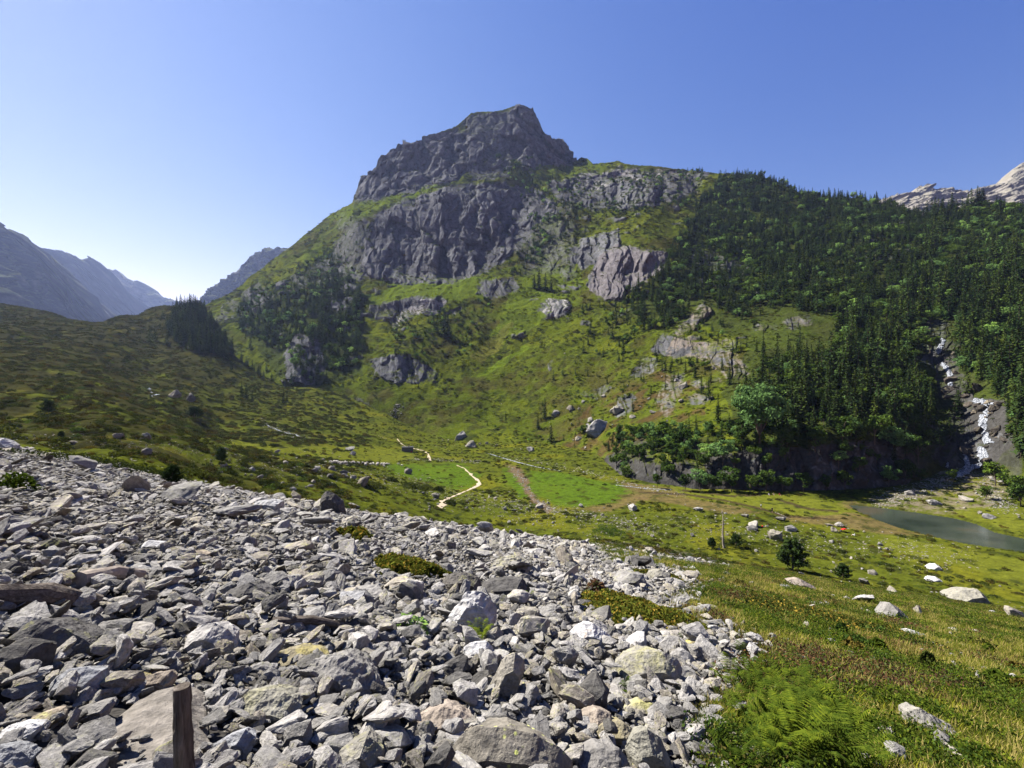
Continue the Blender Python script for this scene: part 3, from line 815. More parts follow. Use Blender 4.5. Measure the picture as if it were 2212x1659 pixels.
mnt = link('mountain', mesh_from('mountain', M.P.reshape(-1, 3), grid_faces(*M.P.shape[:2]), [terrain_mat('mountain', 0.12, 0.6, 0.35, 1.6)], None, True, MC.reshape(-1, 3)))
tag(mnt, 'craggy grey and green mountain with grass slopes and wooded flank', None, None, 'structure')
MU, MV = proj(M.P)

def mountain_hit(u, v):
    """nearest sheet point seen at (u, v)"""
    j = int((u - 420) / (2700 - 420) * (M.nu - 1)); a, b = max(0, j - 30), min(M.nu, j + 31)
    du, dv = MU[:M.nv, a:b] - u, MV[:M.nv, a:b] - v
    d = np.hypot(du, dv); ok = d < 2.2
    if ok.any():
        yy = np.where(ok, M.P[:M.nv, a:b, 1], 1e9); k = np.unravel_index(np.argmin(yy), yy.shape)
    else:
        k = np.unravel_index(np.argmin(d), d.shape)
    return M.P[k[0], a + k[1]].copy()

def far_ridge(name, label, knots, foot, sky, u0, u1, nu, nv, cols, rel, seed, jag=2.0):
    s = build_sheet(knots, foot, sky, u0, u1, nu, nv, back=14, seed=seed, sky_jag=jag * 1.6 + 1.0)
    P = s.P; x, y, z = P[..., 0], P[..., 1], P[..., 2]
    sc = rel; fs = 0.4 * rel
    e = sstep(0, 0.06, s.t) * (1 - 0.6 * sstep(0.92, 1, s.t))
    d = e * sc * (3.6 * (ridged(x / (8 * fs), y / (12 * fs), z / (22 * fs), 5, seed) - 0.45) + 1.6 * fbm(x / (16 * fs), y / (16 * fs), z / (30 * fs), 3, seed + 5) + 0.5 * fbm(x / (2 * sc), y / (2 * sc), z / (4 * sc), 3, seed + 6))
    P[..., 1] -= d * 1.5
    P[..., 2] += 0.4 * e * sc * fbm(x / (6 * sc), y / (6 * sc), z / (6 * sc), 4, seed + 7)
    P[..., 2] = np.maximum(P[..., 2], -6.5)
    N = normals(P); nz = N[..., 2]
    n1 = fbm((x + z) / (12 * fs), y / (14 * fs), (z - 0.6 * x) / (30 * fs), 4, seed + 8); n2 = fbm(x / (3 * fs), y / (3 * fs), z / (3 * fs), 3, seed + 9)
    c = np.zeros(P.shape, np.float32); c[:] = cols[0]
    m = sstep(0.45, 0.75, nz + 0.25 * n1 + 0.15 * n2)
    c = mixc(c, cols[1], m); c = mixc(c, cols[2], sstep(0.1, 0.4, n1 + 0.4 * n2) * 0.6)
    o = link(name, mesh_from(name, P.reshape(-1, 3), grid_faces(*P.shape[:2]), [terrain_mat(name, 0.03, 0.2, 0.25, 3.0)], None, True, c.reshape(-1, 3)))
    return tag(o, label, None, None, 'structure')

def simple_knots(us, sky, foot, Yf, Ys, ex=1.0):
    k = {}
    for uu in us:
        a = np.interp(uu, [p[0] for p in foot], [p[1] for p in foot]); b = np.interp(uu, [p[0] for p in sky], [p[1] for p in sky])
        yf, ys = (Yf, Ys) if np.isscalar(Yf) else (np.interp(uu, *Yf), np.interp(uu, *Ys))
        k[uu] = [(a + (b - a) * t, yf + (ys - yf) * t ** ex) for t in (0, 0.25, 0.5, 0.75, 1.0)]
    return k
DARKR = ((0.035, 0.034, 0.036), (0.09, 0.10, 0.05), (0.20, 0.19, 0.15))
S1 = [(-700, 180), (-400, 300), (-200, 400), (-60, 452), (0, 479), (11, 498), (36, 500), (54, 514), (82, 541), (107, 572), (143, 600), (179, 632), (215, 662), (243, 676), (300, 720)]
F1 = [(-700, 700), (0, 700), (300, 740)]
far_ridge('left_ridge', 'nearest dark hazy ridge descending from the frame edge', simple_knots((-700, -300, 0, 100, 200, 300), S1, F1, ((-700, 0, 300), (700, 1250, 2500)), ((-700, 0, 300), (1000, 1650, 2700))), F1, S1, -700, 300, 700, 240, DARKR, 34, 101)
S2 = [(-200, 520), (60, 545), (82, 536), (107, 537), (125, 541), (140, 544), (158, 551), (175, 560), (181, 555), (190, 553), (198, 558), (206, 567), (222, 590), (236, 611), (255, 623), (272, 632), (290, 646), (340, 690)]
F2 = [(-200, 720), (340, 740)]
far_ridge('middle_ridge', 'middle hazy ridge with a small blunt tooth on its crest', simple_knots((-200, 0, 150, 340), S2, F2, ((-200, 80, 340), (1600, 2000, 3500)), ((-200, 80, 340), (1900, 2400, 3700))), F2, S2, -200, 340, 420, 200, DARKR, 40, 131)
S3 = [(0, 640), (180, 600), (222, 588), (240, 579), (250, 584), (261, 591), (286, 606), (300, 610), (311, 613), (329, 625), (347, 640), (358, 644), (380, 650), (420, 660), (520, 690)]
F3 = [(0, 720), (520, 730)]
far_ridge('far_ridge', 'farthest pale blue ridge closing the valley', simple_knots((0, 200, 350, 520), S3, F3, ((0, 220, 520), (2600, 3200, 4600)), ((0, 220, 520), (3000, 3700, 4800))), F3, S3, 0, 520, 360, 150, DARKR, 46, 151)
S4 = [(380, 668), (420, 656), (433, 649), (450, 636), (465, 625), (480, 615), (494, 607), (508, 594), (523, 579), (533, 562), (544, 551), (552, 552), (565, 545), (584, 537), (600, 540), (615, 541), (700, 520)]
F4 = [(380, 720), (700, 720)]
far_ridge('gap_ridge', 'blue rocky peak behind the shoulder of the main mountain', simple_knots((380, 480, 560, 700), S4, F4, 1900, 2600), F4, S4, 380, 700, 420, 200, DARKR, 30, 171)
S5 = [(1850, 440), (1900, 432), (1929, 425), (1936, 419), (1955, 418), (1972, 416), (1980, 408), (1986, 403), (1995, 402), (2004, 399), (2010, 405), (2015, 410), (2054, 410), (2090, 415), (2108, 408), (2136, 401), (2167, 399), (2183, 388), (2190, 369), (2204, 354), (2214, 350), (2260, 335), (2330, 345), (2420, 390), (2600, 420)]
F5 = [(1850, 520), (2600, 540)]
far_ridge('pale_ridge', 'pale sunlit granite crest above the wooded flank', simple_knots((1850, 2000, 2200, 2600), S5, F5, 1500, 2300), F5, S5, 1850, 2600, 620, 200, ((0.22, 0.20, 0.175), (0.20, 0.185, 0.14), (0.25, 0.225, 0.195)), 26, 191, 1.6)
# ================================================================== PLANTS
NEEDLE = leaf_mat('needles', (0.022, 0.040, 0.011), (0.058, 0.085, 0.022), None, 0.15, 0.62)
NEEDLE_B = leaf_mat('young needles', (0.03, 0.055, 0.02), (0.06, 0.10, 0.03), None, 0.2)
LEAF = leaf_mat('leaves', (0.045, 0.085, 0.018), (0.10, 0.16, 0.03), None, 0.35, 0.6)
LEAF_P = leaf_mat('pale leaves', (0.08, 0.15, 0.045), (0.16, 0.26, 0.075), None, 0.4, 1.0)
HEATH = leaf_mat('heath leaves', (0.032, 0.048, 0.012), (0.085, 0.10, 0.022), None, 0.2, 0.62)
HEATHB = leaf_mat('brown heath leaves', (0.05, 0.044, 0.014), (0.12, 0.10, 0.026), None, 0.2, 0.6)
RHODO = leaf_mat('rhododendron leaves', (0.04, 0.062, 0.014), (0.11, 0.12, 0.02), (0.22, 0.15, 0.025), 0.25, 0.7)
FERN = leaf_mat('fern leaves', (0.04, 0.075, 0.010), (0.13, 0.17, 0.02), None, 0.4, 0.66)
GRASS = leaf_mat('grass blades', (0.075, 0.105, 0.012), (0.17, 0.18, 0.022), (0.27, 0.22, 0.07), 0.4, 0.7)
STRAW = leaf_mat('dry grass blades', (0.13, 0.115, 0.03), (0.24, 0.19, 0.07), (0.14, 0.07, 0.035), 0.35)
HEATHER = leaf_mat('heather sprigs', (0.085, 0.05, 0.03), (0.15, 0.085, 0.05), (0.06, 0.08, 0.025), 0.25)
BARK = plain_mat('bark', (0.10, 0.08, 0.06), 0.9, 0.4, 12, 0.03)
BARK_P = plain_mat('bleached bark', (0.30, 0.255, 0.21), 0.9, 0.35, 14, 0.02)

for _m in ():
    pass

def quads(cen, size, tilt, r, up=None, asp=1.5):
    """random leaf-like quads round the centres; tilt 0 = flat, 1 = any direction"""
    n = len(cen)
    nrm = r.normal(size=(n, 3)); nrm /= np.linalg.norm(nrm, axis=1, keepdims=True)
    base = np.tile(np.array([0, 0, 1.0]), (n, 1)) if up is None else up
    nrm = base * (1 - tilt) + nrm * tilt; nrm /= np.linalg.norm(nrm, axis=1, keepdims=True) + 1e-9
    a = np.cross(nrm, r.normal(size=(n, 3))); a /= np.linalg.norm(a, axis=1, keepdims=True) + 1e-9
    b = np.cross(nrm, a)
    s = np.asarray(size).reshape(-1, 1) * np.ones((n, 1))
    a = a * s * asp * 0.5; b = b * s * 0.5
    V = np.stack([cen - a, cen + b * 0.9, cen + a, cen - b * 0.9], 1).reshape(-1, 3)
    F = np.arange(4 * n).reshape(-1, 4)
    return V, F

def conifer_geo(seed, slim=0.17, levels=20, power=0.85, gaps=0.12, clump=4, base=0.07):
    r = np.random.default_rng(seed)
    C, S = [], []
    for i in range(levels):
        t = i / (levels - 1)
        z = base + (0.985 - base) * t
        rad = slim * ((1 - t) ** power) * (0.75 + 0.5 * r.random()) + 0.008
        nb = int(9 - 4 * t)
        a0 = r.random() * 6.28
        for k in range(nb):
            if r.random() < gaps: continue
            a = a0 + 6.283 * k / nb + r.normal() * 0.2
            L = rad * (0.6 + 0.6 * r.random())
            nc = max(2, int(clump * (1 - 0.5 * t)))
            for j in range(nc):
                q = (j + 0.6) / nc
                p = (math.cos(a) * L * q, math.sin(a) * L * q, z - 0.30 * L * q * q + 0.10 * L * q + r.normal() * 0.006)
                C.append(p); S.append((0.052 - 0.022 * t) * (0.7 + 0.6 * r.random()) * (slim / 0.17) ** 0.5)
    for j in range(6):
        C.append((r.normal() * 0.004, r.normal() * 0.004, 0.965 + 0.006 * j)); S.append(0.018)
    C = np.array(C); S = np.array(S)
    out = C.copy(); out[:, 2] = 0.4 * np.hypot(C[:, 0], C[:, 1]); out /= np.linalg.norm(out, axis=1, keepdims=True) + 1e-6
    upv = np.array([0, 0, 1.0]) * 0.75 + out * 0.4
    return quads(C, S, 0.45, r, upv, 1.7)

def trunk_geo(h0, h1, r0, bend=0.01, seed=0):
    r = np.random.default_rng(seed)
    n = 6
    path = [(r.normal() * bend * k / n, r.normal() * bend * k / n, h0 + (h1 - h0) * k / n) for k in range(n + 1)]
    V, F = tube(path, [r0 * (1 - 0.85 * k / n) for k in range(n + 1)], 6)
    return V, tri_clean(F)

def broad_geo(seed, nblob=16, leaves=60, w=0.33, size=0.055):
    r = np.random.default_rng(seed)
    C, S, U = [], [], []
    cents = []
    for i in range(nblob):
        d = r.normal(size=3); d /= np.linalg.norm(d)
        q = r.random() ** 0.5
        c = np.array([d[0] * w * q, d[1] * w * q, 0.60 + d[2] * 0.32 * q])
        br = (0.10 + 0.09 * r.random()) * (1 - 0.3 * abs(d[2]))
        cents.append(c)
        n = int(leaves * (0.7 + 0.6 * r.random()))
        dd = r.normal(size=(n, 3)); dd /= np.linalg.norm(dd, axis=1, keepdims=True)
        rr = br * (0.55 + 0.6 * r.random((n, 1)))
        C.append(c + dd * rr * np.array([1, 1, 0.75])); U.append(dd + np.array([0, 0, 0.5])); S.append(size * (0.6 + 0.8 * r.random(n)))
    C = np.concatenate(C); S = np.concatenate(S); U = np.concatenate(U); U /= np.linalg.norm(U, axis=1, keepdims=True)
    return quads(C, S, 0.5, r, U, 1.3), cents

def mound_geo(seed, n=170, size=0.16, flat=0.5, rag=0.35, tilt=0.6):
    r = np.random.default_rng(seed)
    d = r.normal(size=(n, 3)); d[:, 2] = np.abs(d[:, 2]); d /= np.linalg.norm(d, axis=1, keepdims=True)
    lob = 1 + 0.35 * np.sin(3 * np.arctan2(d[:, 1], d[:, 0]) + r.random() * 6) * r.random()
    rr = (1 - rag + rag * 1.3 * r.random(n)) * lob
    C = d * rr[:, None]; C[:, 2] *= flat
    U = d + np.array([0, 0, 0.3]); U /= np.linalg.norm(U, axis=1, keepdims=True)
    return quads(C, size * (0.6 + 0.8 * r.random(n)), tilt, r, U, 1.4)

def blades_geo(seed, n=46, h=0.35, spread=0.22, wd=0.012, lean=0.5):
    r = np.random.default_rng(seed)
    V, F = [], []
    for i in range(n):
        a = r.random() * 6.283; q = spread * math.sqrt(r.random()); b = np.array([math.cos(a) * q, math.sin(a) * q, -0.02])
        aa = a + r.normal() * 0.9; hh = h * (0.5 + 0.7 * r.random()); le = lean * hh * (0.3 + r.random())
        o = np.array([math.cos(aa), math.sin(aa), 0]); sd = np.array([-o[1], o[0], 0]) * wd
        m = b + o * le * 0.35 + np.array([0, 0, hh * 0.6]); t = b + o * le + np.array([0, 0, hh])
        k = len(V)
        V += [b - sd, b + sd, m + sd * 0.8, m - sd * 0.8, t]
        F += [(k, k + 1, k + 2), (k, k + 2, k + 3), (k + 3, k + 2, k + 4)]
    return np.array(V), np.array(F)

def fern_geo(seed, fronds=9, L=0.6):
    r = np.random.default_rng(seed)
    V, F = [], []
    for i in range(fronds):
        a = 6.283 * i / fronds + r.normal() * 0.25; le = L * (0.7 + 0.5 * r.random()); lift = 1.15 + 0.5 * r.random()
        o = np.array([math.cos(a), math.sin(a), 0]); sd = np.array([-o[1], o[0], 0])
        n = 17
        for j in range(1, n):
            q = j / n
            p = o * le * (0.55 * q) + np.array([0, 0, le * (lift * q * 1.25 - 0.75 * q * q * lift)])
            pl = le * 0.26 * math.sin(math.pi * min(1, q * 0.93 + 0.1)) ** 0.8 * (1 - 0.35 * q)
            for s in (-1, 1):
                k = len(V)
                tip = p + sd * s * pl + o * pl * 0.3 + np.array([0, 0, -0.15 * pl])
                V += [p - o * le * 0.014, p + o * le * 0.015, tip]
                F.append((k, k + 1, k + 2))
    return np.array(V), np.array(F)

# ---- prototypes live in collections that are not part of the scene; the scatter objects draw copies of them
def proto_collection(name, meshes):
    c = bpy.data.collections.new(name)
    for i, me in enumerate(meshes):
        o = bpy.data.objects.new('%s_%02d' % (name, i), me)
        c.objects.link(o)
    return c

def scatter(name, label, coll, pos, rot, scl, idx, kind='stuff'):
    me = bpy.data.meshes.new(name)
    n = len(pos)
    me.vertices.add(n); me.vertices.foreach_set('co', np.asarray(pos, np.float32).ravel())
    for nm, tp, arr, key in (('rot', 'FLOAT_VECTOR', rot, 'vector'), ('scl', 'FLOAT_VECTOR', scl, 'vector')):
        a = me.attributes.new(nm, tp, 'POINT'); a.data.foreach_set(key, np.asarray(arr, np.float32).ravel())
    a = me.attributes.new('idx', 'INT', 'POINT'); a.data.foreach_set('value', np.asarray(idx, np.int32))
    o = link(name, me)
    g = bpy.data.node_groups.new(name, 'GeometryNodeTree')
    g.interface.new_socket('Geometry', in_out='INPUT', socket_type='NodeSocketGeometry')
    g.interface.new_socket('Geometry', in_out='OUTPUT', socket_type='NodeSocketGeometry')
    n = g.nodes; l = g.links
    gi = n.new('NodeGroupInput'); go = n.new('NodeGroupOutput')
    ip = n.new('GeometryNodeInstanceOnPoints'); ci = n.new('GeometryNodeCollectionInfo')
    ci.inputs['Collection'].default_value = coll
    ci.inputs['Separate Children'].default_value = True; ci.inputs['Reset Children'].default_value = True
    def attr(nm, t):
        x = n.new('GeometryNodeInputNamedAttribute'); x.data_type = t; x.inputs['Name'].default_value = nm
        return [s for s in x.outputs if s.enabled and s.name == 'Attribute'][0]
    e2r = n.new('FunctionNodeEulerToRotation')
    l.new(attr('rot', 'FLOAT_VECTOR'), e2r.inputs[0])
    l.new(gi.outputs[0], ip.inputs['Points']); l.new(ci.outputs[0], ip.inputs['Instance'])
    ip.inputs['Pick Instance'].default_value = True
    l.new(attr('idx', 'INT'), ip.inputs['Instance Index']); l.new(e2r.outputs[0], ip.inputs['Rotation']); l.new(attr('scl', 'FLOAT_VECTOR'), ip.inputs['Scale'])
    l.new(ip.outputs[0], go.inputs[0])
    md = o.modifiers.new('scatter', 'NODES'); md.node_group = g
    return tag(o, label, None, None, kind)

# ---- trees
CON_CROWN, CON_TRUNK, CON_ALL = [], [], []
cspec = [(1, 0.15, 22, 0.9, NEEDLE), (2, 0.18, 20, 0.8, NEEDLE), (3, 0.21, 19, 0.7, NEEDLE), (4, 0.17, 21, 0.75, NEEDLE), (5, 0.24, 16, 0.55, NEEDLE_B), (6, 0.20, 18, 0.65, NEEDLE_B)]
for sd, sl, lv, pw, mt in cspec:
    cv, cf = conifer_geo(sd, sl, lv, pw)
    tv, tf = trunk_geo(-0.06, 0.93, 0.014, 0.006, sd)
    CON_CROWN.append(mesh_from('crown', cv, cf, [mt])); CON_TRUNK.append(mesh_from('trunk', tv, tf, [BARK], None, True))
    mb = MB(); mb.add(cv, cf, 0); mb.add(tv, tf, 1)
    CON_ALL.append(mb.mesh('conifer', [mt, BARK]))
CON_COLL = proto_collection('conifer_form', CON_ALL)
BR_CROWN, BR_TRUNK, BR_ALL = [], [], []
for sd, mt, ww in ((11, LEAF, 0.30), (12, LEAF, 0.36), (13, LEAF_P, 0.33), (14, LEAF, 0.40)):
    (cv, cf), cents = broad_geo(sd, 18, 62, ww)
    mb = MB(); tv, tf = trunk_geo(-0.06, 0.55, 0.022, 0.02, sd); mb.add(tv, tf, 0)
    for c in cents[:7]:
        bv, bf = tube([(0, 0, 0.22), tuple(c * np.array([0.5, 0.5, 1]) * 0.8), tuple(c)], [0.012, 0.008, 0.003], 5); mb.add(bv, tri_clean(bf), 0)
    BR_TRUNK.append(mb.mesh('trunk', [BARK], True)); BR_CROWN.append(mesh_from('crown', cv, cf, [mt]))
    m2 = MB(); m2.add(cv, cf, 0)
    for V, F in zip(mb.V, mb.F): m2.add(V, F - F.min() if False else F - F.min(), 1)
    BR_ALL.append(m2.mesh('broadleaf', [mt, BARK]))
BR_COLL = proto_collection('broadleaf_form', BR_ALL)

# ---- cells of the mountain sheet: area, place, picture position
Mp = M.P
cc = 0.25 * (Mp[:-1, :-1] + Mp[1:, :-1] + Mp[:-1, 1:] + Mp[1:, 1:])
c_area = np.linalg.norm(np.cross(Mp[1:, :-1] - Mp[:-1, :-1], Mp[:-1, 1:] - Mp[:-1, :-1]), axis=-1)
c_u, c_v = proj(cc)
c_m = M.m[:-1, :-1]; c_nz = M.N[:-1, :-1, 2]; c_t = M.t[:-1, :-1]

def pick_cells(dens, r):
    lam = dens * c_area * np.clip(c_nz, 0.25, 1)
    n = r.poisson(lam)
    i, j = np.nonzero(n)
    rep = np.repeat(np.arange(len(i)), n[i, j]); i, j = i[rep], j[rep]
    a, b = r.random(len(i))[:, None], r.random(len(i))[:, None]
    p = (Mp[i, j] * (1 - a) + Mp[i, j + 1] * a) * (1 - b) + (Mp[i + 1, j] * (1 - a) + Mp[i + 1, j + 1] * a) * b
    return p, i, j

WOODS = [  # polygon, conifers per m2, broadleaf per m2, mean height
 ([(2150, 870), (2230, 850), (2240, 1010), (2150, 1010)], 0.02, 0.035, 7),
 ([(1335, 700), (1352, 640), (1400, 610), (1440, 585), (1470, 500), (1530, 420), (1570, 372), (1690, 385), (1760, 412), (1900, 426), (2000, 450), (2000, 560), (1900, 700), (1800, 690), (1700, 670), (1620, 700), (1540, 660), (1500, 655), (1440, 715), (1380, 725)], 0.024, 0.008, 12),
 ([(1800, 700), (1900, 700), (2000, 560), (2000, 440), (2150, 430), (2700, 420), (2700, 1000), (2240, 1000), (2165, 865), (2070, 800), (2050, 700), (2000, 690), (1980, 800), (2040, 900), (2010, 960), (1900, 985), (1800, 985), (1700, 985), (1620, 985), (1600, 900), (1640, 830), (1640, 790), (1720, 770), (1810, 770)], 0.021, 0.014, 17),
 ([(1300, 950), (1440, 920), (1620, 950), (1900, 950), (1950, 1000), (1900, 1035), (1600, 1030), (1330, 1020)], 0.012, 0.030, 7),
 ([(500, 690), (540, 632), (620, 606), (680, 560), (715, 540), (745, 545), (770, 600), (790, 650), (785, 790), (720, 826), (640, 832), (612, 770), (560, 740)], 0.020, 0.008, 12),
 ([(1070, 345), (1150, 345), (1200, 420), (1240, 470), (1190, 560), (1130, 610), (1100, 590), (1150, 480), (1110, 400)], 0.008, 0.006, 9),
 ([(1180, 395), (1540, 365), (1500, 440), (1400, 470), (1180, 470)], 0.004, 0.004, 8),
 ([(960, 670), (1060, 640), (1010, 760), (900, 800), (820, 760), (860, 690)], 0.0045, 0.010, 5.5),
 ([(1250, 660), (1340, 640), (1400, 740), (1330, 800), (1260, 760)], 0.006, 0.003, 7),
 ([(1500, 700), (1640, 700), (1640, 800), (1480, 850), (1400, 800)], 0.0035, 0.001, 7),
 ([(1150, 780), (1420, 760), (1420, 860), (1250, 1000), (1150, 960)], 0.0014, 0.0004, 6),
 ([(2060, 440), (2212, 450), (2700, 440), (2700, 560), (2050, 560)], 0.010, 0.004, 11),
 ([(540, 640), (780, 470), (960, 420), (760, 600), (600, 650)], 0.0012, 0.0006, 6),
 ([(900, 830), (1400, 830), (1300, 980), (900, 950)], 0.0004, 0.0002, 4),
]
CLEAR = [[(1640, 700), (1765, 675), (1765, 705), (1735, 745), (1650, 755)], [(1260, 655), (1285, 560), (1335, 528), (1448, 540), (1410, 600), (1350, 640), (1340, 655)],
         [(2015, 690), (2048, 700), (2066, 800), (2090, 850), (2165, 862), (2160, 900), (2145, 950), (2140, 1010), (2060, 1030), (2060, 990), (2105, 950), (2100, 890), (2035, 820)],
         [(1450, 722), (1510, 655), (1540, 668), (1500, 715)], [(1735, 785), (1805, 782), (1800, 810), (1740, 812)], [(1500, 770), (1560, 745), (1630, 800), (1600, 835), (1540, 820)]]
gapn = fbm(cc[..., 0] / 26, cc[..., 1] / 26, 0, 3, 201)
dC = np.zeros(c_area.shape); dB = np.zeros(c_area.shape); hT = np.full(c_area.shape, 8.0)
wu = c_u + 42 * fbm(cc[..., 0] / 34, cc[..., 1] / 34, 0, 3, 203) + 14 * fbm(cc[..., 0] / 9, cc[..., 1] / 9, 0, 2, 204); wv = c_v + 30 * fbm(cc[..., 0] / 34, cc[..., 1] / 34, 7, 3, 205)
for p, a, b, h in WOODS:
    ins = inpoly(wu, wv, p)
    if a >= dC[ins].max(initial=0): hT[ins] = h
    dC = np.where(ins, np.maximum(dC, a), dC); dB = np.where(ins, np.maximum(dB, b), dB)
    hT = np.where(ins, h, hT)
clr = np.zeros(c_area.shape, bool)
for p in CLEAR: clr |= inpoly(0.5 * (c_u + wu), 0.5 * (c_v + wv), p)
dC[clr] = 0; dB[clr] *= 0.08
mod = sstep(-0.30, 0.12, gapn + 0.35 * fbm(cc[..., 0] / 9, cc[..., 1] / 9, 0, 2, 202))
dC *= 1.9 * mod * (1 - 0.75 * sstep(0.35, 0.8, c_m)); dB *= 2.6 * (1.3 - mod * 0.75) * (0.35 + 1.3 * sstep(-0.1, 0.25, fbm(cc[..., 0] / 30, cc[..., 1] / 30, 3, 2, 206))) * (1 - 0.55 * sstep(0.35, 0.8, c_m))
dC[(c_t >= 1)] *= 0.5; dB[c_t >= 1] *= 0.4
TREES = []       # kind, x, y, z, h, variant, zone
r = np.random.default_rng(91)
p, i, j = pick_cells(dC, r)
hh = hT[i, j] * (0.45 + 0.95 * r.random(len(i)) ** 1.3)
for q in range(len(p)): TREES.append(('c', p[q, 0], p[q, 1], p[q, 2], hh[q], int(r.integers(0, 6)), 'm'))
p, i, j = pick_cells(dB, r)
hh = np.minimum(hT[i, j], 10) * (0.45 + 0.55 * r.random(len(i)))
for q in range(len(p)): TREES.append(('b', p[q, 0], p[q, 1], p[q, 2], hh[q], int(r.integers(0, 4)), 'm'))

# hillock wood and loose trees on the heath (ground sheet)
def rand_in_view(poly, n, r):
    us = [a for a, b in poly]; vs = [b for a, b in poly]; out = []
    while len(out) < n:
        a = r.uniform(min(us), max(us)); b = r.uniform(min(vs), max(vs))
        if inpoly(np.array([a]), np.array([b]), poly)[0]: out.append((a, b))
    return out
for poly, n, h0 in (([(360, 700), (378, 660), (400, 648), (425, 655), (455, 680), (485, 715), (502, 745), (500, 780), (470, 770), (420, 762), (372, 742)], 330, 12), ([(490, 745), (560, 740), (580, 800), (520, 790)], 16, 8), ([(310, 740), (365, 690), (372, 745), (330, 752)], 9, 11)):
    for a, b in rand_in_view(poly, n, r):
        x, y, z = ground_hit(a, b)
        TREES.append(('c', x, y, z, h0 * (0.6 + 0.7 * r.random()), int(r.integers(0, 5)), 'h'))
# single trees, base pixel and height in picture units
SINGLES = [(2185, 880, 90), (2205, 930, 100), (2195, 960, 70), (2170, 860, 70), (2155, 850, 60), (2210, 980, 80), (2090, 850, 60), (2070, 900, 70), (2050, 940, 60), (2030, 960, 56), (2000, 960, 80), (1960, 980, 70), (1850, 950, 80), (1890, 930, 76), (405, 648, 10), (415, 649, 14), (378, 652, 8), (430, 657, 9), (540, 752, 26), (575, 800, 18), (585, 822, 20), (620, 868, 22), (612, 872, 30), (500, 800, 30), (522, 850, 28), (532, 862, 30), (545, 868, 24), (700, 862, 16),
 (945, 720, 40), (960, 725, 62), (968, 728, 50), (1165, 625, 46), (1178, 628, 40), (1190, 630, 38), (1155, 622, 30), (1500, 815, 34), (1480, 805, 30), (1455, 818, 24), (1515, 850, 40), (1530, 860, 46), (1560, 800, 36), (1575, 830, 46), (1610, 850, 50), (1590, 760, 34),
 (1175, 905, 46), (1163, 925, 34), (1190, 955, 44), (1198, 978, 34), (1330, 700, 40), (1322, 730, 34), (1345, 760, 30), (1260, 760, 24), (1302, 770, 22), (1215, 810, 22), (1195, 820, 24), (1310, 830, 22), (1405, 850, 20), (1385, 820, 22), (1430, 800, 24), (325, 860, 18), (352, 690, 22), (1650, 770, 60), (1680, 790, 66), (1620, 880, 70), (1550, 910, 60), (1700, 890, 84), (1745, 880, 80), (1790, 900, 92), (1830, 880, 88), (1880, 900, 96), (1935, 905, 88), (1720, 940, 60), (1760, 950, 64), (1985, 900, 96), (2130, 800, 90), (2180, 830, 110), (2205, 900, 120), (2080, 740, 70)]
for u_, v_, hp in SINGLES:
    onm = (u_ > 520 and v_ < 835 and u_ < 1000) or u_ > 1100 or (u_ >= 900 and v_ < 930)
    pt = mountain_hit(u_, v_) if onm else ground_hit(u_, v_)
    TREES.append(('c', pt[0], pt[1], pt[2], hp / FPX * pt[1], int(r.integers(0, 6)), 's'))
for u_, v_, hp, vr in [(1420, 1054, 30, 0), (1480, 1060, 36, 1), (1512, 1060, 46, 2), (1545, 1061, 40, 3), (1580, 1062, 52, 1), (1620, 1063, 36, 0), (1690, 1062, 40, 3), (1785, 1060, 34, 1), (1825, 1058, 40, 0), (1920, 1052, 46, 2), (1955, 1046, 50, 0), (1350, 1040, 30, 1), (1380, 1000, 40, 0), (1330, 1010, 36, 3), (2180, 900, 50, 0), (2200, 1010, 50, 1), (1600, 965, 60, 1), (1690, 975, 60, 0), (1470, 965, 48, 3), (1560, 1005, 55, 2), (1530, 1000, 42, 2), (1655, 1062, 46, 1), (1735, 1062, 40, 0), (1440, 1030, 34, 3), (1860, 1052, 24, 1), (1985, 1000, 60, 0), (1890, 955, 70, 3), (1820, 960, 62, 1), (1760, 975, 54, 0), (1990, 1040, 30, 1), (2010, 760, 40, 3), (2060, 1040, 26, 1), (1930, 980, 60, 2), (2150, 1050, 50, 0), (2190, 1070, 56, 3), (2130, 1080, 30, 1), (2205, 1095, 50, 0), (2170, 1012, 46, 3), (1260, 945, 28, 1)]:
    pt = mountain_hit(u_, v_) if v_ < 1050 and u_ < 2020 else ground_hit(u_, v_)
    TREES.append(('b', pt[0], pt[1], pt[2], hp / FPX * pt[1] * 1.1, vr, 'w'))

def zone_text(t):
    u, v = UC + FPX * t[1] / t[2], VC - FPX * (t[3] - ZC) / t[2]
    if u < 510 and v > 600 and t[6] == 'h': return 'on the wooded hillock before the valley gap', 'conifers on the hillock'
    if u < 830: return 'in the wood on the mountain shoulder above the brook', 'trees of the wood on the mountain shoulder'
    if u < 1330: return 'scattered on the grassy mountain slope below the cliffs', 'scattered trees on the mountain slope'
    if v > 900: return 'at the foot of the wooded flank near the dark rock wall', 'trees at the foot of the wooded flank'
    return 'among the dense wood on the steep mountain flank', 'trees of the wooded mountain flank'

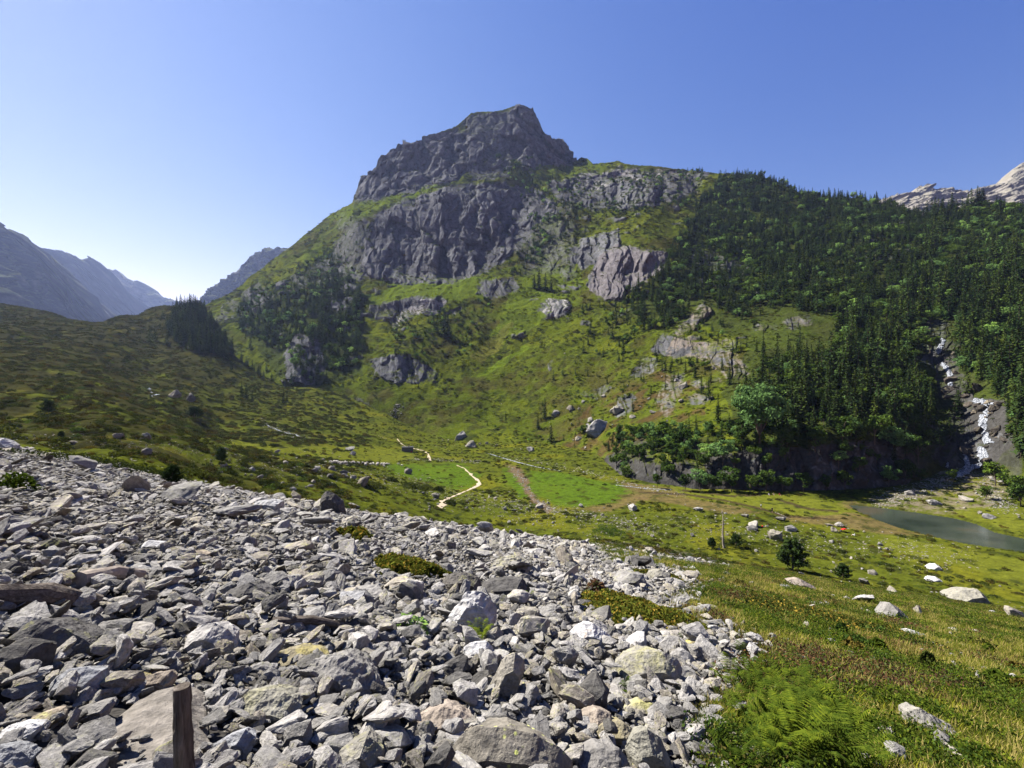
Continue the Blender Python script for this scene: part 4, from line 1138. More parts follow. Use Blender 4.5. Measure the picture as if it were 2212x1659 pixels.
def tree_size(t):
    u, v = UC + FPX * t[1] / t[2], VC - FPX * (t[3] - ZC) / t[2]
    return t[4] / t[2] if -10 < u < 2222 else 0
def place_trees(kind, name, cat, limit, crowns, trunks, coll, text, stuff_label, stuff_name):
    L = sorted([t for t in TREES if t[0] == kind], key=tree_size, reverse=True)
    big = [t for t in L if t[6] in 'sw' and tree_size(t) > 0]; ids = set(map(id, big))
    for t in L:
        if len(big) >= limit: break
        if id(t) not in ids and tree_size(t) > 0: big.append(t); ids.add(id(t))
    rest = [t for t in L if id(t) not in ids]
    for t in big:
        wv = random.uniform(0.85, 1.2) * t[4]
        e = empty(name, (t[1], t[2], t[3]), random.uniform(0, 6.28), (wv, wv, t[4]))
        zt, grp = zone_text(t)
        tag(e, text % zt, cat, '%s, %s' % (cat, grp))
        link('trunk', trunks[t[5]], e); link('crown', crowns[t[5]], e)
    n = len(rest)
    pos = np.array([[t[1], t[2], t[3]] for t in rest]); hgt = np.array([t[4] for t in rest])
    rr = np.random.default_rng(5)
    ww = hgt * rr.uniform(0.85, 1.25, n)
    scatter(stuff_name, stuff_label, coll, pos, np.stack([rr.normal(0, 0.03, n), rr.normal(0, 0.03, n), rr.uniform(0, 6.28, n)], 1), np.stack([ww, ww, hgt], 1), [t[5] for t in rest])
    return n
nC = place_trees('c', 'conifer_tree', 'conifer', 280, CON_CROWN, CON_TRUNK, CON_COLL, 'dark green pointed conifer %s', 'dense mass of dark conifers clothing the mountain flank', 'conifer_forest')
nB = place_trees('b', 'broadleaf_tree', 'broadleaf tree', 150, BR_CROWN, BR_TRUNK, BR_COLL, 'rounded green broadleaf tree %s', 'mass of green broadleaf trees mixed through the mountain wood', 'broadleaf_forest')
print('forest', nC, nB)

# the big pale green tree above the dark rock wall
(cv, cf), cents = broad_geo(33, 34, 150, 0.44, 0.034)
pt = mountain_hit(1640, 968)
e = empty('broadleaf_tree', pt, 0.4, (28, 24, 29)); tag(e, 'largest pale green broadleaf tree above the dark rock wall', 'broadleaf tree')
link('crown', mesh_from('crown', cv, cf, [LEAF_P]), e)
mb = MB(); tv, tf = trunk_geo(-0.08, 0.6, 0.02, 0.02, 3); mb.add(tv, tf)
for c in cents[:12]:
    bv, bf = tube([(0, 0, 0.2), tuple(c * np.array([0.5, 0.5, 0.8])), tuple(c)], [0.012, 0.008, 0.003], 5); mb.add(bv, tri_clean(bf))
link('trunk', mb.mesh('trunk', [BARK], True), e)

# ---- low heath and bushes over slopes and valley
mounds = [mesh_from('heath', *mound_geo(60 + k, 190, 0.17, 0.55, 0.4), [m]) for k, m in enumerate((HEATH, HEATH, HEATHB, HEATH, LEAF, HEATHB))]
HE_COLL = proto_collection('heath_form', mounds)
r = np.random.default_rng(17)
hn = fbm(cc[..., 0] / 16, cc[..., 1] / 16, cc[..., 2] / 16, 3, 301) + 0.5 * fbm(cc[..., 0] / 5, cc[..., 1] / 5, cc[..., 2] / 5, 2, 302)
dH = 0.12 * sstep(-0.12, 0.2, hn) * (1 - 0.9 * c_m) * (c_t < 1) * np.clip(430 / cc[..., 1], 0.25, 1.6)
for pl in ([(790, 640), (850, 608), (1000, 602), (1080, 600), (1060, 640), (960, 648), (800, 660)], [(1030, 812), (1090, 770), (1136, 738), (1146, 745), (1080, 795), (1040, 815)]):
    dH[inpoly(c_u, c_v, pl)] *= 0.15
p, i, j = pick_cells(dH, r)
s = (0.7 + 1.3 * r.random(len(p)) ** 2) * np.clip(p[:, 1] / 420, 0.6, 1.7)
ix = r.choice(6, len(p), p=[0.27, 0.25, 0.1, 0.2, 0.12, 0.06])
P1, S1_, I1 = p, np.stack([s, s, s * r.uniform(0.6, 1.1, len(p))], 1), ix
print('slope heath', len(p))
# valley and moor: uniform in the world, thinned by noise and by what grows there
N = 230000
yy = np.sqrt(r.uniform(60 ** 2, 560 ** 2, N)); xx = r.uniform(-1.25, 1.2, N) * yy
zz = ground_z(xx, yy); uu, vv = proj(np.stack([xx, yy, zz], -1))
zb, PP, FF = ground_base(xx, yy)
dn = fbm(xx / 12, yy / 12, 0, 3, 311) + 0.6 * fbm(xx / 3.5, yy / 3.5, 0, 2, 312)
keep = sstep(-0.16, 0.2, dn) * np.where(uu < 760, 0.85, 0.55)
for pl in GREENS: keep = np.where(inpoly(uu, vv, pl), keep * 0.08, keep)
for pl in YELLOWG + SOILS: keep = np.where(inpoly(uu, vv, pl), keep * 0.12, keep)
keep[inpoly(uu, vv, LAKE)] = 0
keep[inpoly(uu, vv, SCREE) & (yy < 62)] = 0
keep[segdist(uu, vv, [(1105, 1012), (1140, 1060), (1200, 1105)]) < 10] = 0
k = r.random(N) < keep
xx, yy, zz, uu, vv = xx[k], yy[k], zz[k], uu[k], vv[k]
s = (0.35 + 0.9 * r.random(len(xx)) ** 2.2) * np.where(uu < 800, 1.3, 0.8)
P2 = np.stack([xx, yy, zz], 1); S2_ = np.stack([s, s, s * r.uniform(0.7, 1.25, len(s))], 1)
I2 = r.choice(6, len(s), p=[0.28, 0.27, 0.17, 0.13, 0.03, 0.12])
print('valley heath', len(s))
# the heath band beyond the scree and the right-hand slope, near
N = 16000
yy = np.sqrt(r.uniform(14 ** 2, 110 ** 2, N)); xx = r.uniform(-1.1, 1.2, N) * yy
zz = ground_z(xx, yy); uu, vv = proj(np.stack([xx, yy, zz], -1)); zb, PP, FF = ground_base(xx, yy)
scr = (inpoly(uu, vv, SCREE) & (yy < 62)) | inpoly(uu, vv, SCREE_B)
dn = fbm(xx / 6, yy / 6, 0, 3, 321) + 0.6 * fbm(xx / 2, yy / 2, 0, 2, 322)
k = (~scr) & (PP - FF > 0.3) & (r.random(N) < sstep(-0.12, 0.3, dn) * np.where(uu > 1300, 0.55, 0.9)) & ~inpoly(uu, vv, LAKE)
xx, yy, zz = xx[k], yy[k], zz[k]
s = 0.22 + 0.45 * r.random(len(xx)) ** 2
P3 = np.stack([xx, yy, zz - 0.03], 1); S3_ = np.stack([s, s, s * r.uniform(0.5, 0.9, len(s))], 1)
I3 = r.choice(6, len(s), p=[0.2, 0.2, 0.22, 0.12, 0.08, 0.18])
print('near heath', len(s))
Pn = np.concatenate([P1, P2, P3]); n = len(Pn)
scatter('heath_undergrowth', 'low dark heath and bilberry cover on slopes and valley', HE_COLL, Pn, np.stack([0 * Pn[:, 0], 0 * Pn[:, 0], r.uniform(0, 6.28, n)], 1), np.concatenate([S1_, S2_, S3_]), np.concatenate([I1, I2, I3]))

# ---- grass, heather and ferns of the near right-hand slope
gm = [mesh_from('grass', *blades_geo(70 + k, 60, 0.15, 0.26, 0.007, 0.8), [m]) for k, m in enumerate((GRASS, GRASS, STRAW, GRASS))]
gm += [mesh_from('heather', *mound_geo(80 + k, 150, 0.085, 0.5, 0.5, 0.9), [HEATHER]) for k in range(2)]
gm += [mesh_from('bilberry', *mound_geo(84 + k, 240, 0.075, 0.55, 0.6, 0.9), [m]) for k, m in enumerate((LEAF, FERN))]
gm += [mesh_from('heath', *mound_geo(88 + k, 240, 0.07, 0.6, 0.6, 0.9), [m]) for k, m in enumerate((HEATH, HEATHB))]
GR_COLL = proto_collection('grass_form', gm)
N = 95000
yy = 1.0 + 84 * r.random(N) ** 1.9; xx = -0.2 * yy + 1.5 * yy * r.random(N) + r.uniform(-0.5, 0.8, N)
zz = ground_z(xx, yy); uu, vv = proj(np.stack([xx, yy, zz], -1))
uu2 = uu + 60 * fbm(xx / 1.6, yy / 1.6, 0, 3, 351) + 25 * r.normal(size=len(uu))
zb, PP, FF = ground_base(xx, yy)
scr = (PP - FF < 0.5) | (inpoly(uu2, vv, SCREE)) | inpoly(uu2, vv, SCREE_B)
k = (~scr) & (xx > 0)
xx, yy, zz = xx[k], yy[k], zz[k]
hn = fbm(xx / 7, yy / 3.2, 3, 3, 41); dryn = fbm(xx / 5, yy / 5, 9, 3, 43); bn = fbm(xx / 3, yy / 3, 2, 3, 44)
u1 = r.random(len(xx))
ix = np.where((hn > 0.2) & (u1 < 0.55), r.integers(4, 6, len(xx)), np.where((bn > 0.05) & (u1 < 0.7), r.choice([6, 7, 7, 8, 9], len(xx), p=[0.3, 0.36, 0.2, 0.1, 0.04]), np.where((dryn > 0.1) & (u1 < 0.5), 2, r.choice([0, 1, 3], len(xx)))))
drop = (r.random(len(xx)) < 0.3) & (ix < 4)
xx, yy, zz, ix = xx[~drop], yy[~drop], zz[~drop], ix[~drop]
s = np.where(ix < 4, r.uniform(0.5, 1.15, len(xx)), 0.10 + 0.36 * r.random(len(xx)) ** 2) * np.clip(0.55 + yy / 28, 0.55, 2.0)
n = len(xx)
scatter('grass', 'rough grass, heather and bilberry covering the slope beside the scree', GR_COLL, np.stack([xx, yy, zz], 1), np.stack([r.normal(0, 0.12, n), r.normal(0, 0.12, n), r.uniform(0, 6.28, n)], 1), np.stack([s, s, s * r.uniform(0.7, 1.2, n)], 1), ix)
print('grass', n)
# ================================================================== ROCKS
ROCK = rock_mat('scree rock', lichen=0.45, tan=0.3)
ROCK_FAR = rock_mat('valley rock', (0.32, 0.308, 0.29), (0.22, 0.212, 0.20), (0.13, 0.126, 0.12), 0.35, tan=0.5)
R_PALE = rock_mat('pale rock', (0.50, 0.49, 0.48), (0.46, 0.455, 0.45), (0.42, 0.415, 0.41), 0.0, tan=0.0)
R_GREY = rock_mat('grey rock', (0.25, 0.24, 0.225), (0.23, 0.22, 0.205), (0.21, 0.2, 0.19), 0.25, tan=0.0)
R_DARK = rock_mat('dark rock', (0.13, 0.125, 0.12), (0.115, 0.11, 0.105), (0.10, 0.095, 0.09), 0.3, tan=0.0)
R_LICH = rock_mat('lichened rock', (0.30, 0.285, 0.25), (0.28, 0.265, 0.23), (0.26, 0.25, 0.21), 0.8, (0.29, 0.275, 0.10), tan=0.0)
R_YEL = rock_mat('yellow lichened rock', (0.28, 0.25, 0.18), (0.27, 0.24, 0.17), (0.26, 0.23, 0.16), 0.9, (0.33, 0.28, 0.06), tan=0.0)
R_TAN = rock_mat('brownish rock', (0.33, 0.28, 0.235), (0.30, 0.255, 0.21), (0.27, 0.23, 0.19), 0.4, tan=0.2)
R_SPOT = rock_mat('spotted rock', (0.235, 0.215, 0.18), (0.23, 0.21, 0.175), (0.225, 0.205, 0.17), 0.2, tan=0.0, spots=(16.0, (0.42, 0.44, 0.13)))
R_RUST = rock_mat('white rock with rust', (0.55, 0.54, 0.53), (0.53, 0.52, 0.51), (0.5, 0.49, 0.48), 0.0, tan=0.0, rust=(3.5,))
R_BLUE = rock_mat('bluish rock', (0.33, 0.335, 0.345), (0.32, 0.325, 0.335), (0.31, 0.315, 0.325), 0.0, tan=0.0)

def hull_mesh(name, pts, mats, sub=0, rough=0.03, seed=0, size=1.0, bev=0.0):
    bm = bmesh.new()
    for p in pts: bm.verts.new(p)
    res = bmesh.ops.convex_hull(bm, input=bm.verts)
    bad = [g for g in res['geom_interior'] if isinstance(g, bmesh.types.BMVert)] + [g for g in res.get('geom_unused', []) if isinstance(g, bmesh.types.BMVert)]
    if bad: bmesh.ops.delete(bm, geom=list(set(bad)), context='VERTS')
    bmesh.ops.dissolve_limit(bm, angle_limit=R(9), verts=bm.verts, edges=bm.edges)
    if bev > 0:
        bmesh.ops.bevel(bm, geom=list(bm.edges), offset=bev * size, segments=1, affect='EDGES', clamp_overlap=True)
    bmesh.ops.triangulate(bm, faces=bm.faces)
    if sub:
        for _ in range(sub):
            bmesh.ops.subdivide_edges(bm, edges=[e for e in bm.edges if e.calc_length() > size * 0.035], cuts=1, use_grid_fill=True)
            bmesh.ops.triangulate(bm, faces=[f for f in bm.faces if len(f.verts) > 3])
        bm.normal_update()
        co = np.array([v.co for v in bm.verts]); no = np.array([v.normal for v in bm.verts]); q = co / size
        d = rough * (0.9 * fbm(q[:, 0] * 3, q[:, 1] * 3, q[:, 2] * 3, 3, seed) + 0.8 * (ridged(q[:, 0] * 5, q[:, 1] * 5, q[:, 2] * 8, 3, seed + 9) - 0.55) + 0.35 * fbm(q[:, 0] * 14, q[:, 1] * 14, q[:, 2] * 14, 2, seed + 5)) * size
        co = co + no * d[:, None]
        for v, c in zip(bm.verts, co): v.co = c
    me = bpy.data.meshes.new(name); bm.to_mesh(me); bm.free()
    for m in mats: me.materials.append(m)
    return me

def block_pts(r, n=16, dims=(1, 0.8, 0.6), sq=4.0):
    d = r.normal(size=(n, 3)); p = d / (np.abs(d) ** sq).sum(1, keepdims=True) ** (1 / sq)
    p *= r.uniform(0.82, 1.0, (n, 1))
    p[:, 0] += 0.25 * r.normal() * p[:, 2]; p[:, 1] += 0.25 * r.normal() * p[:, 2]
    return p * np.array(dims) * 0.5

FORMS = []
fr = np.random.default_rng(55)
for k in range(18):
    dims = (1, fr.uniform(0.55, 0.95), fr.uniform(0.34, 0.75) if k % 3 else fr.uniform(0.2, 0.34))
    FORMS.append(hull_mesh('stone', block_pts(fr, int(fr.integers(11, 22)), dims, fr.uniform(2.5, 7)), [ROCK], 2 if k < 12 else 1, 0.05, 400 + k, 1.0, 0.025))
STONE_COLL = proto_collection('stone_form', FORMS)
FORMS_V = []
for k, me in enumerate(FORMS[:12]):
    m2 = me.copy(); m2.materials.clear(); m2.materials.append(ROCK_FAR); FORMS_V.append(m2)
FORMS_D = []
R_WET = rock_mat('wet brown rock', (0.10, 0.085, 0.07), (0.075, 0.066, 0.056), (0.05, 0.045, 0.04), 0.3, tan=0.1)
for k, me in enumerate(FORMS[:12]):
    m2 = me.copy(); m2.materials.clear(); m2.materials.append(R_WET); FORMS_D.append(m2)
BOULDER_COLL = proto_collection('boulder_form', FORMS_V)

# ---- boulders and slabs one can single out on the scree: outline in the picture, own distance, depth and thickness
HERO_AT = []
def hero(poly, mat, label, name='boulder', depth=0.8, sink=0.25, seed=0, rough=0.035, sub=4, front=0.72, back=0.6, yoff=0.0, tall=1.0, cat='boulder', lean=0.0, vb=None):
    r_ = np.random.default_rng(1000 + seed)
    us = np.array([a for a, b in poly], float); vs = np.array([b for a, b in poly], float)
    uc = 0.5 * (us.min() + us.max()); vbase = vs.max() if vb is None else vb
    x0, y0, z0 = ground_hit(uc, vbase)
    y0 += yoff
    W = (us.max() - us.min()) / FPX * y0
    D = depth * W
    ym = y0 + 0.42 * D
    ctr = np.array([uc, 0.5 * (vs.min() + vs.max())])
    pts = []
    for a, b in poly:
        yl = ym + lean * W * (vbase - b) / max(1, vbase - vs.min())
        pts.append(((a - UC) / FPX * yl, yl, ZC + (VC - b) / FPX * yl))
        for sc, yy in ((front, y0 + 0.06 * D), (back, y0 + D)):
            aa = ctr[0] + (a - ctr[0]) * sc * r_.uniform(0.9, 1.08); bb = ctr[1] + (b - ctr[1]) * sc * r_.uniform(0.9, 1.05) + (6 if yy < ym else -2) * (vs.max() - vs.min()) / 60
            # the same height above ground, at another distance
            zz = ZC + (VC - bb) / FPX * ym
            pts.append(((aa - UC) / FPX * ym, yy + lean * W * (vbase - bb) / max(1, vbase - vs.min()), zz + (-0.1 * D if yy > ym else -0.02 * D)))
    pts = np.array(pts)
    low = pts[pts[:, 2] < np.median(pts[:, 2])].copy(); low[:, 2] -= sink * W
    pts = np.concatenate([pts, low])
    org = np.array([(uc - UC) / FPX * ym, ym, float(ground_z(np.array([(uc - UC) / FPX * ym]), np.array([ym]))[0])])
    me = hull_mesh(name, pts - org, [mat], sub, rough, 700 + seed, W)
    o = link(name, me, None, org)
    tag(o, label, cat)
    HERO_AT.append((org[0], org[1], 0.5 * W, 0.5 * D))
    return o

hero([(0, 1390), (33, 1366), (66, 1340), (92, 1338), (105, 1341), (140, 1359), (184, 1383), (201, 1399), (201, 1423), (175, 1433), (131, 1427), (66, 1418), (-25, 1412)], R_DARK, 'large near-black boulder on the scree with a pale sloping top, at the frame edge', seed=1, lean=-0.1)
hero([(109, 1478), (122, 1462), (149, 1445), (186, 1441), (219, 1449), (223, 1471), (221, 1506), (214, 1515), (171, 1519), (136, 1521), (116, 1513)], R_BLUE, 'smooth bluish-white block on the scree with a clean flat side', seed=2, depth=0.7, rough=0.02)
hero([(202, 1370), (201, 1359), (217, 1344), (252, 1341), (278, 1345), (279, 1362), (267, 1374), (240, 1373)], R_GREY, 'rounded grey boulder just beyond the large near-black boulder', seed=3)
hero([(199, 1394), (206, 1371), (243, 1368), (260, 1381), (258, 1399), (230, 1403)], R_PALE, 'white-topped stone leaning against the corner of the near-black boulder', 'stone', seed=4, cat='stone')
hero([(264, 1466), (290, 1457), (322, 1466), (318, 1478), (296, 1496), (270, 1500)], R_YEL, 'flat ochre-yellow lichened slab beside the bluish-white block', 'flat_rock', seed=5, depth=0.9, cat='slab')
hero([(268, 1493), (291, 1471), (328, 1456), (372, 1448), (383, 1458), (381, 1469), (328, 1484), (278, 1506)], R_TAN, 'long brownish slab with a shadowed edge, behind the wooden post', 'flat_rock', seed=6, depth=0.45, cat='slab')
hero([(140, 1548), (153, 1534), (208, 1519), (243, 1510), (248, 1517), (241, 1534), (203, 1554), (166, 1565)], R_GREY, 'pointed grey slab tilted up below the bluish-white block', 'flat_rock', seed=7, depth=0.5, cat='slab')
hero([(44, 1567), (60, 1550), (95, 1538), (130, 1535), (138, 1545), (135, 1558), (100, 1560), (52, 1572)], R_TAN, 'pinkish flat slab near the bottom edge under the pointed grey slab', 'flat_rock', seed=8, depth=0.6, cat='slab')
hero([(-12, 1587), (22, 1567), (70, 1562), (90, 1567), (79, 1587), (44, 1611), (-12, 1605)], R_PALE, 'pale slab with a dark underside at the bottom corner of the scree', 'flat_rock', seed=9, depth=0.6, cat='slab')
hero([(-15, 1610), (20, 1612), (50, 1625), (66, 1640), (68, 1680), (-20, 1690)], R_BLUE, 'blue-grey boulder cut off by the bottom corner of the frame', seed=10, vb=1690)
hero([(84, 1630), (110, 1600), (145, 1585), (175, 1592), (186, 1612), (180, 1635), (140, 1645), (90, 1648)], R_DARK, 'rough dark reddish stone beside the great tilted slab', seed=11, rough=0.06)
hero([(644, 1453), (679, 1425), (716, 1414), (743, 1416), (782, 1436), (821, 1467), (832, 1499), (791, 1506), (738, 1510), (703, 1491), (662, 1493), (651, 1478)], R_GREY, 'large rough grey boulder with a ridged peak and dark shaded side', seed=12, rough=0.055, depth=0.75)
hero([(511, 1539), (515, 1515), (537, 1493), (572, 1492), (611, 1497), (638, 1506), (653, 1523), (642, 1556), (598, 1572), (572, 1576), (537, 1558)], R_LICH, 'boulder with yellow lichen crown and black shaded front', seed=13, rough=0.045)
hero([(398, 1395), (405, 1372), (432, 1350), (465, 1344), (490, 1358), (508, 1375), (512, 1390), (495, 1412), (450, 1420), (410, 1412)], R_PALE, 'big rounded whitish boulder standing clear on the scree', seed=14, rough=0.03)
hero([(565, 1436), (600, 1410), (640, 1402), (690, 1410), (712, 1420), (680, 1432), (640, 1440), (600, 1446)], R_YEL, 'low broad slab capped with mustard lichen, behind the ridged grey boulder', 'flat_rock', seed=15, depth=0.7, cat='slab')
hero([(611, 1585), (622, 1569), (642, 1562), (670, 1558), (675, 1591), (670, 1617), (633, 1624), (618, 1624), (610, 1609)], R_GREY, 'upright grey boulder between smaller stones near the bottom edge', seed=16)
hero([(638, 1541), (651, 1533), (668, 1528), (679, 1550), (665, 1556), (648, 1557)], R_PALE, 'small clean cream block touching the lichen-crowned boulder', 'stone', seed=17, cat='stone')
hero([(714, 1644), (738, 1617), (793, 1589), (808, 1598), (830, 1620), (826, 1646), (790, 1668), (730, 1672)], R_LICH, 'slanting grey slab with mustard lichen end at the bottom edge', 'flat_rock', seed=18, vb=1672, cat='slab')
hero([(455, 1611), (490, 1590), (530, 1576), (552, 1592), (550, 1606), (500, 1628), (478, 1640)], R_BLUE, 'bluish slab with white scratches near the wooden post', 'flat_rock', seed=19, depth=0.6, cat='slab')
hero([(957, 1355), (965, 1337), (995, 1292), (1008, 1277), (1025, 1284), (1040, 1277), (1060, 1290), (1073, 1315), (1073, 1335), (1040, 1343), (1017, 1360), (977, 1378), (964, 1370)], R_PALE, 'tall notched pale grey boulder behind the fern clump', seed=20, rough=0.045, depth=0.6)
hero([(1000, 1423), (1001, 1398), (1015, 1389), (1052, 1385), (1062, 1395), (1072, 1418), (1071, 1435), (1040, 1442), (1005, 1438)], R_RUST, 'smooth white block in front of the fern clump', seed=21, rough=0.025)
hero([(1052, 1491), (1073, 1451), (1090, 1420), (1113, 1408), (1130, 1423), (1135, 1440), (1115, 1461), (1113, 1483), (1090, 1508), (1073, 1518)], R_LICH, 'narrow leaning slab running down from the smooth white block', 'flat_rock', seed=22, depth=0.8, cat='slab')
hero([(967, 1690), (982, 1606), (1005, 1581), (1027, 1569), (1090, 1571), (1153, 1586), (1211, 1614), (1236, 1644), (1240, 1700)], R_SPOT, 'broad flat brown-grey boulder with lime lichen dots at the bottom centre', seed=23, vb=1700, depth=0.5, rough=0.02, sink=0.1)
hero([(887, 1556), (914, 1539), (957, 1528), (995, 1536), (1027, 1559), (1037, 1569), (1005, 1579), (970, 1589), (914, 1591)], R_TAN, 'low brownish lichened slab behind the lime-dotted boulder', 'flat_rock', seed=24, depth=0.7, cat='slab')
hero([(1100, 1510), (1113, 1498), (1140, 1496), (1158, 1508), (1160, 1520), (1140, 1530), (1115, 1524)], R_TAN, 'chestnut-brown rounded stone below the narrow leaning slab', 'stone', seed=25, cat='stone')
hero([(1236, 1566), (1250, 1548), (1290, 1532), (1320, 1540), (1325, 1560), (1300, 1582), (1260, 1590)], R_TAN, 'tan boulder stained orange beside the yellow lichened boulder', seed=26)
hero([(955, 1258), (965, 1242), (1000, 1236), (1035, 1248), (1042, 1268), (1030, 1282), (985, 1284), (970, 1272)], R_DARK, 'dark squared block behind the notched boulder', seed=27)
hero([(1032, 1264), (1055, 1254), (1090, 1250), (1128, 1248), (1146, 1272), (1130, 1290), (1090, 1292), (1070, 1282)], R_DARK, 'dark lichened boulder with overhanging front above the small green fern', seed=28)
hero([(914, 1296), (930, 1292), (947, 1300), (949, 1325), (920, 1324)], R_PALE, 'white cube-like stone standing near the notched boulder', 'stone', seed=29, cat='stone', rough=0.02)
hero([(889, 1390), (917, 1371), (923, 1385), (914, 1408), (892, 1405)], R_PALE, 'bright white angular stone beside the nettle-like plant', 'stone', seed=30, cat='stone', rough=0.03)
hero([(728, 1298), (735, 1278), (790, 1276), (786, 1296), (765, 1316), (740, 1312)], R_PALE, 'flat-topped white slab in the middle of the scree', 'flat_rock', seed=31, cat='slab', rough=0.02)
hero([(1226, 1372), (1240, 1355), (1262, 1346), (1280, 1347), (1300, 1358), (1322, 1378), (1325, 1390), (1310, 1400), (1275, 1398), (1235, 1388)], R_RUST, 'white-topped boulder with a rust patch on its shaded face', seed=32)
hero([(1315, 1456), (1337, 1423), (1378, 1408), (1433, 1407), (1463, 1423), (1473, 1443), (1476, 1468), (1453, 1478), (1413, 1476), (1355, 1486)], R_LICH, 'broad domed boulder crusted with beige lichen beside a dark hollow', seed=33, rough=0.03, depth=0.7)
hero([(1470, 1398), (1493, 1386), (1521, 1390), (1531, 1405), (1496, 1413)], R_YEL, 'lime-green lichened flat stone at the edge of the grass', 'stone', seed=34, cat='stone')
hero([(1343, 1395), (1375, 1380), (1392, 1364), (1398, 1385), (1390, 1402), (1355, 1405)], R_PALE, 'upright white shard next to a low stone behind the domed boulder', 'stone', seed=35, cat='stone', rough=0.02)
hero([(1410, 1395), (1415, 1376), (1435, 1385), (1455, 1404), (1430, 1408)], R_PALE, 'white wedge-shaped stone behind the domed boulder', 'stone', seed=36, cat='stone', rough=0.02)
hero([(1282, 1576), (1302, 1565), (1348, 1562), (1370, 1576), (1368, 1599), (1348, 1611), (1297, 1611)], R_YEL, 'boulder wholly covered in yellow lichen', seed=37, rough=0.03)
hero([(1350, 1614), (1368, 1586), (1398, 1576), (1428, 1594), (1448, 1634), (1466, 1680), (1372, 1684)], R_LICH, 'pointed grey boulder in front of the yellow lichened boulder', seed=38, vb=1684)
hero([(1242, 1629), (1287, 1616), (1337, 1616), (1353, 1634), (1370, 1680), (1240, 1690)], R_GREY, 'dark grey boulder at the bottom edge under the yellow lichened one', seed=39, vb=1690)
hero([(1608, 1640), (1618, 1624), (1660, 1628), (1690, 1645), (1700, 1676), (1610, 1678)], R_LICH, 'lichened boulder at the foot of the fern thicket', seed=40, vb=1678)
hero([(1347, 1529), (1383, 1516), (1413, 1521), (1423, 1541), (1363, 1552)], R_LICH, 'long flat stone with a black gap beneath, below the domed boulder', 'stone', seed=41, cat='stone')
hero([(1898, 1335), (1921, 1301), (1941, 1313), (1966, 1338), (1940, 1342), (1905, 1342)], R_GREY, 'pyramid-shaped grey boulder standing in the heather slope', seed=42, rough=0.02)
hero([(1958, 1537), (1986, 1531), (2009, 1546), (2051, 1565), (2074, 1591), (2063, 1602), (2026, 1598), (1972, 1577)], R_LICH, 'split beige boulder half sunk in grass near the bottom corner', seed=43)
hero([(1952, 1366), (1975, 1362), (1998, 1370), (2004, 1380), (1970, 1380)], R_PALE, 'flat white slab below the pyramid-shaped boulder', 'flat_rock', seed=44, cat='slab')
hero([(2048, 1290), (2075, 1276), (2110, 1272), (2130, 1288), (2120, 1300), (2080, 1300)], R_LICH, 'wide cracked boulder lying in the grass near the frame edge', seed=45)
hero([(2003, 1227), (2020, 1217), (2032, 1225), (2015, 1232)], R_PALE, 'bright white stone high on the grass slope by the lake', 'stone', seed=46, cat='stone')
hero([(1998, 1252), (2020, 1245), (2034, 1253), (2012, 1258)], R_PALE, 'bright white flat stone below its higher twin on the grass slope', 'stone', seed=47, cat='stone')
hero([(1700, 1254), (1725, 1248), (1764, 1270), (1748, 1276), (1708, 1266)], R_TAN, 'long tan boulder in front of the bright green juniper', seed=48)
hero([(1840, 1634), (1870, 1625), (1900, 1645), (1912, 1674), (1848, 1676)], R_LICH, 'pale lichened stone poking from ferns at the bottom edge', seed=49, vb=1676, cat='boulder')
hero([(2125, 1657), (2160, 1650), (2200, 1660), (2190, 1680), (2130, 1680)], R_PALE, 'white stone at the bottom right corner of the grass', 'stone', seed=50, vb=1680, cat='stone')
hero([(1393, 1246), (1402, 1234), (1425, 1229), (1448, 1238), (1450, 1252), (1420, 1256)], R_LICH, 'cream lichened boulder at the upper edge of the scree', seed=51)
hero([(688, 1104), (694, 1072), (706, 1060), (722, 1066), (742, 1082), (747, 1108), (715, 1110)], R_DARK, 'tall black boulder with a heath cap at the rim of the scree', seed=52, depth=0.7)
hero([(540, 1098), (552, 1084), (585, 1077), (612, 1082), (606, 1098), (570, 1104)], R_PALE, 'wide layered slab near the upper rim of the scree', 'flat_rock', seed=53, cat='slab', rough=0.05)
hero([(-12, 972), (-5, 948), (10, 946), (30, 962), (32, 972)], R_PALE, 'white boulder on the scree skyline at the frame edge', seed=54)
hero([(142, 990), (160, 984), (188, 986), (192, 997), (160, 1000)], R_PALE, 'flat white boulder on the upper rim of the scree', seed=55)
hero([(302, 1182), (320, 1167), (352, 1172), (362, 1186), (340, 1195), (315, 1192)], R_PALE, 'bright white tilted slab on the upper scree', 'flat_rock', seed=56, cat='slab', rough=0.02)
hero([(395, 1196), (420, 1188), (452, 1196), (448, 1208), (410, 1208)], R_TAN, 'smooth tan flat boulder on the upper scree', seed=57)
hero([(75, 1190), (85, 1170), (115, 1162), (132, 1172), (140, 1196), (105, 1200)], R_DARK, 'dark block with a shaded front on the upper scree', seed=58)
hero([(-10, 1240), (0, 1216), (40, 1212), (60, 1238), (50, 1246), (5, 1246)], R_DARK, 'dark flat-fronted boulder at the frame edge on the upper scree', seed=59)
hero([(490, 1275), (540, 1258), (580, 1280), (600, 1300), (560, 1308), (505, 1306)], R_DARK, 'dark ridge-backed boulder in mid scree', seed=60)
hero([(1060, 1225), (1075, 1205), (1110, 1200), (1150, 1215), (1140, 1232), (1090, 1236)], R_LICH, 'jagged tan and white boulder near the top of the scree', seed=61, rough=0.06)

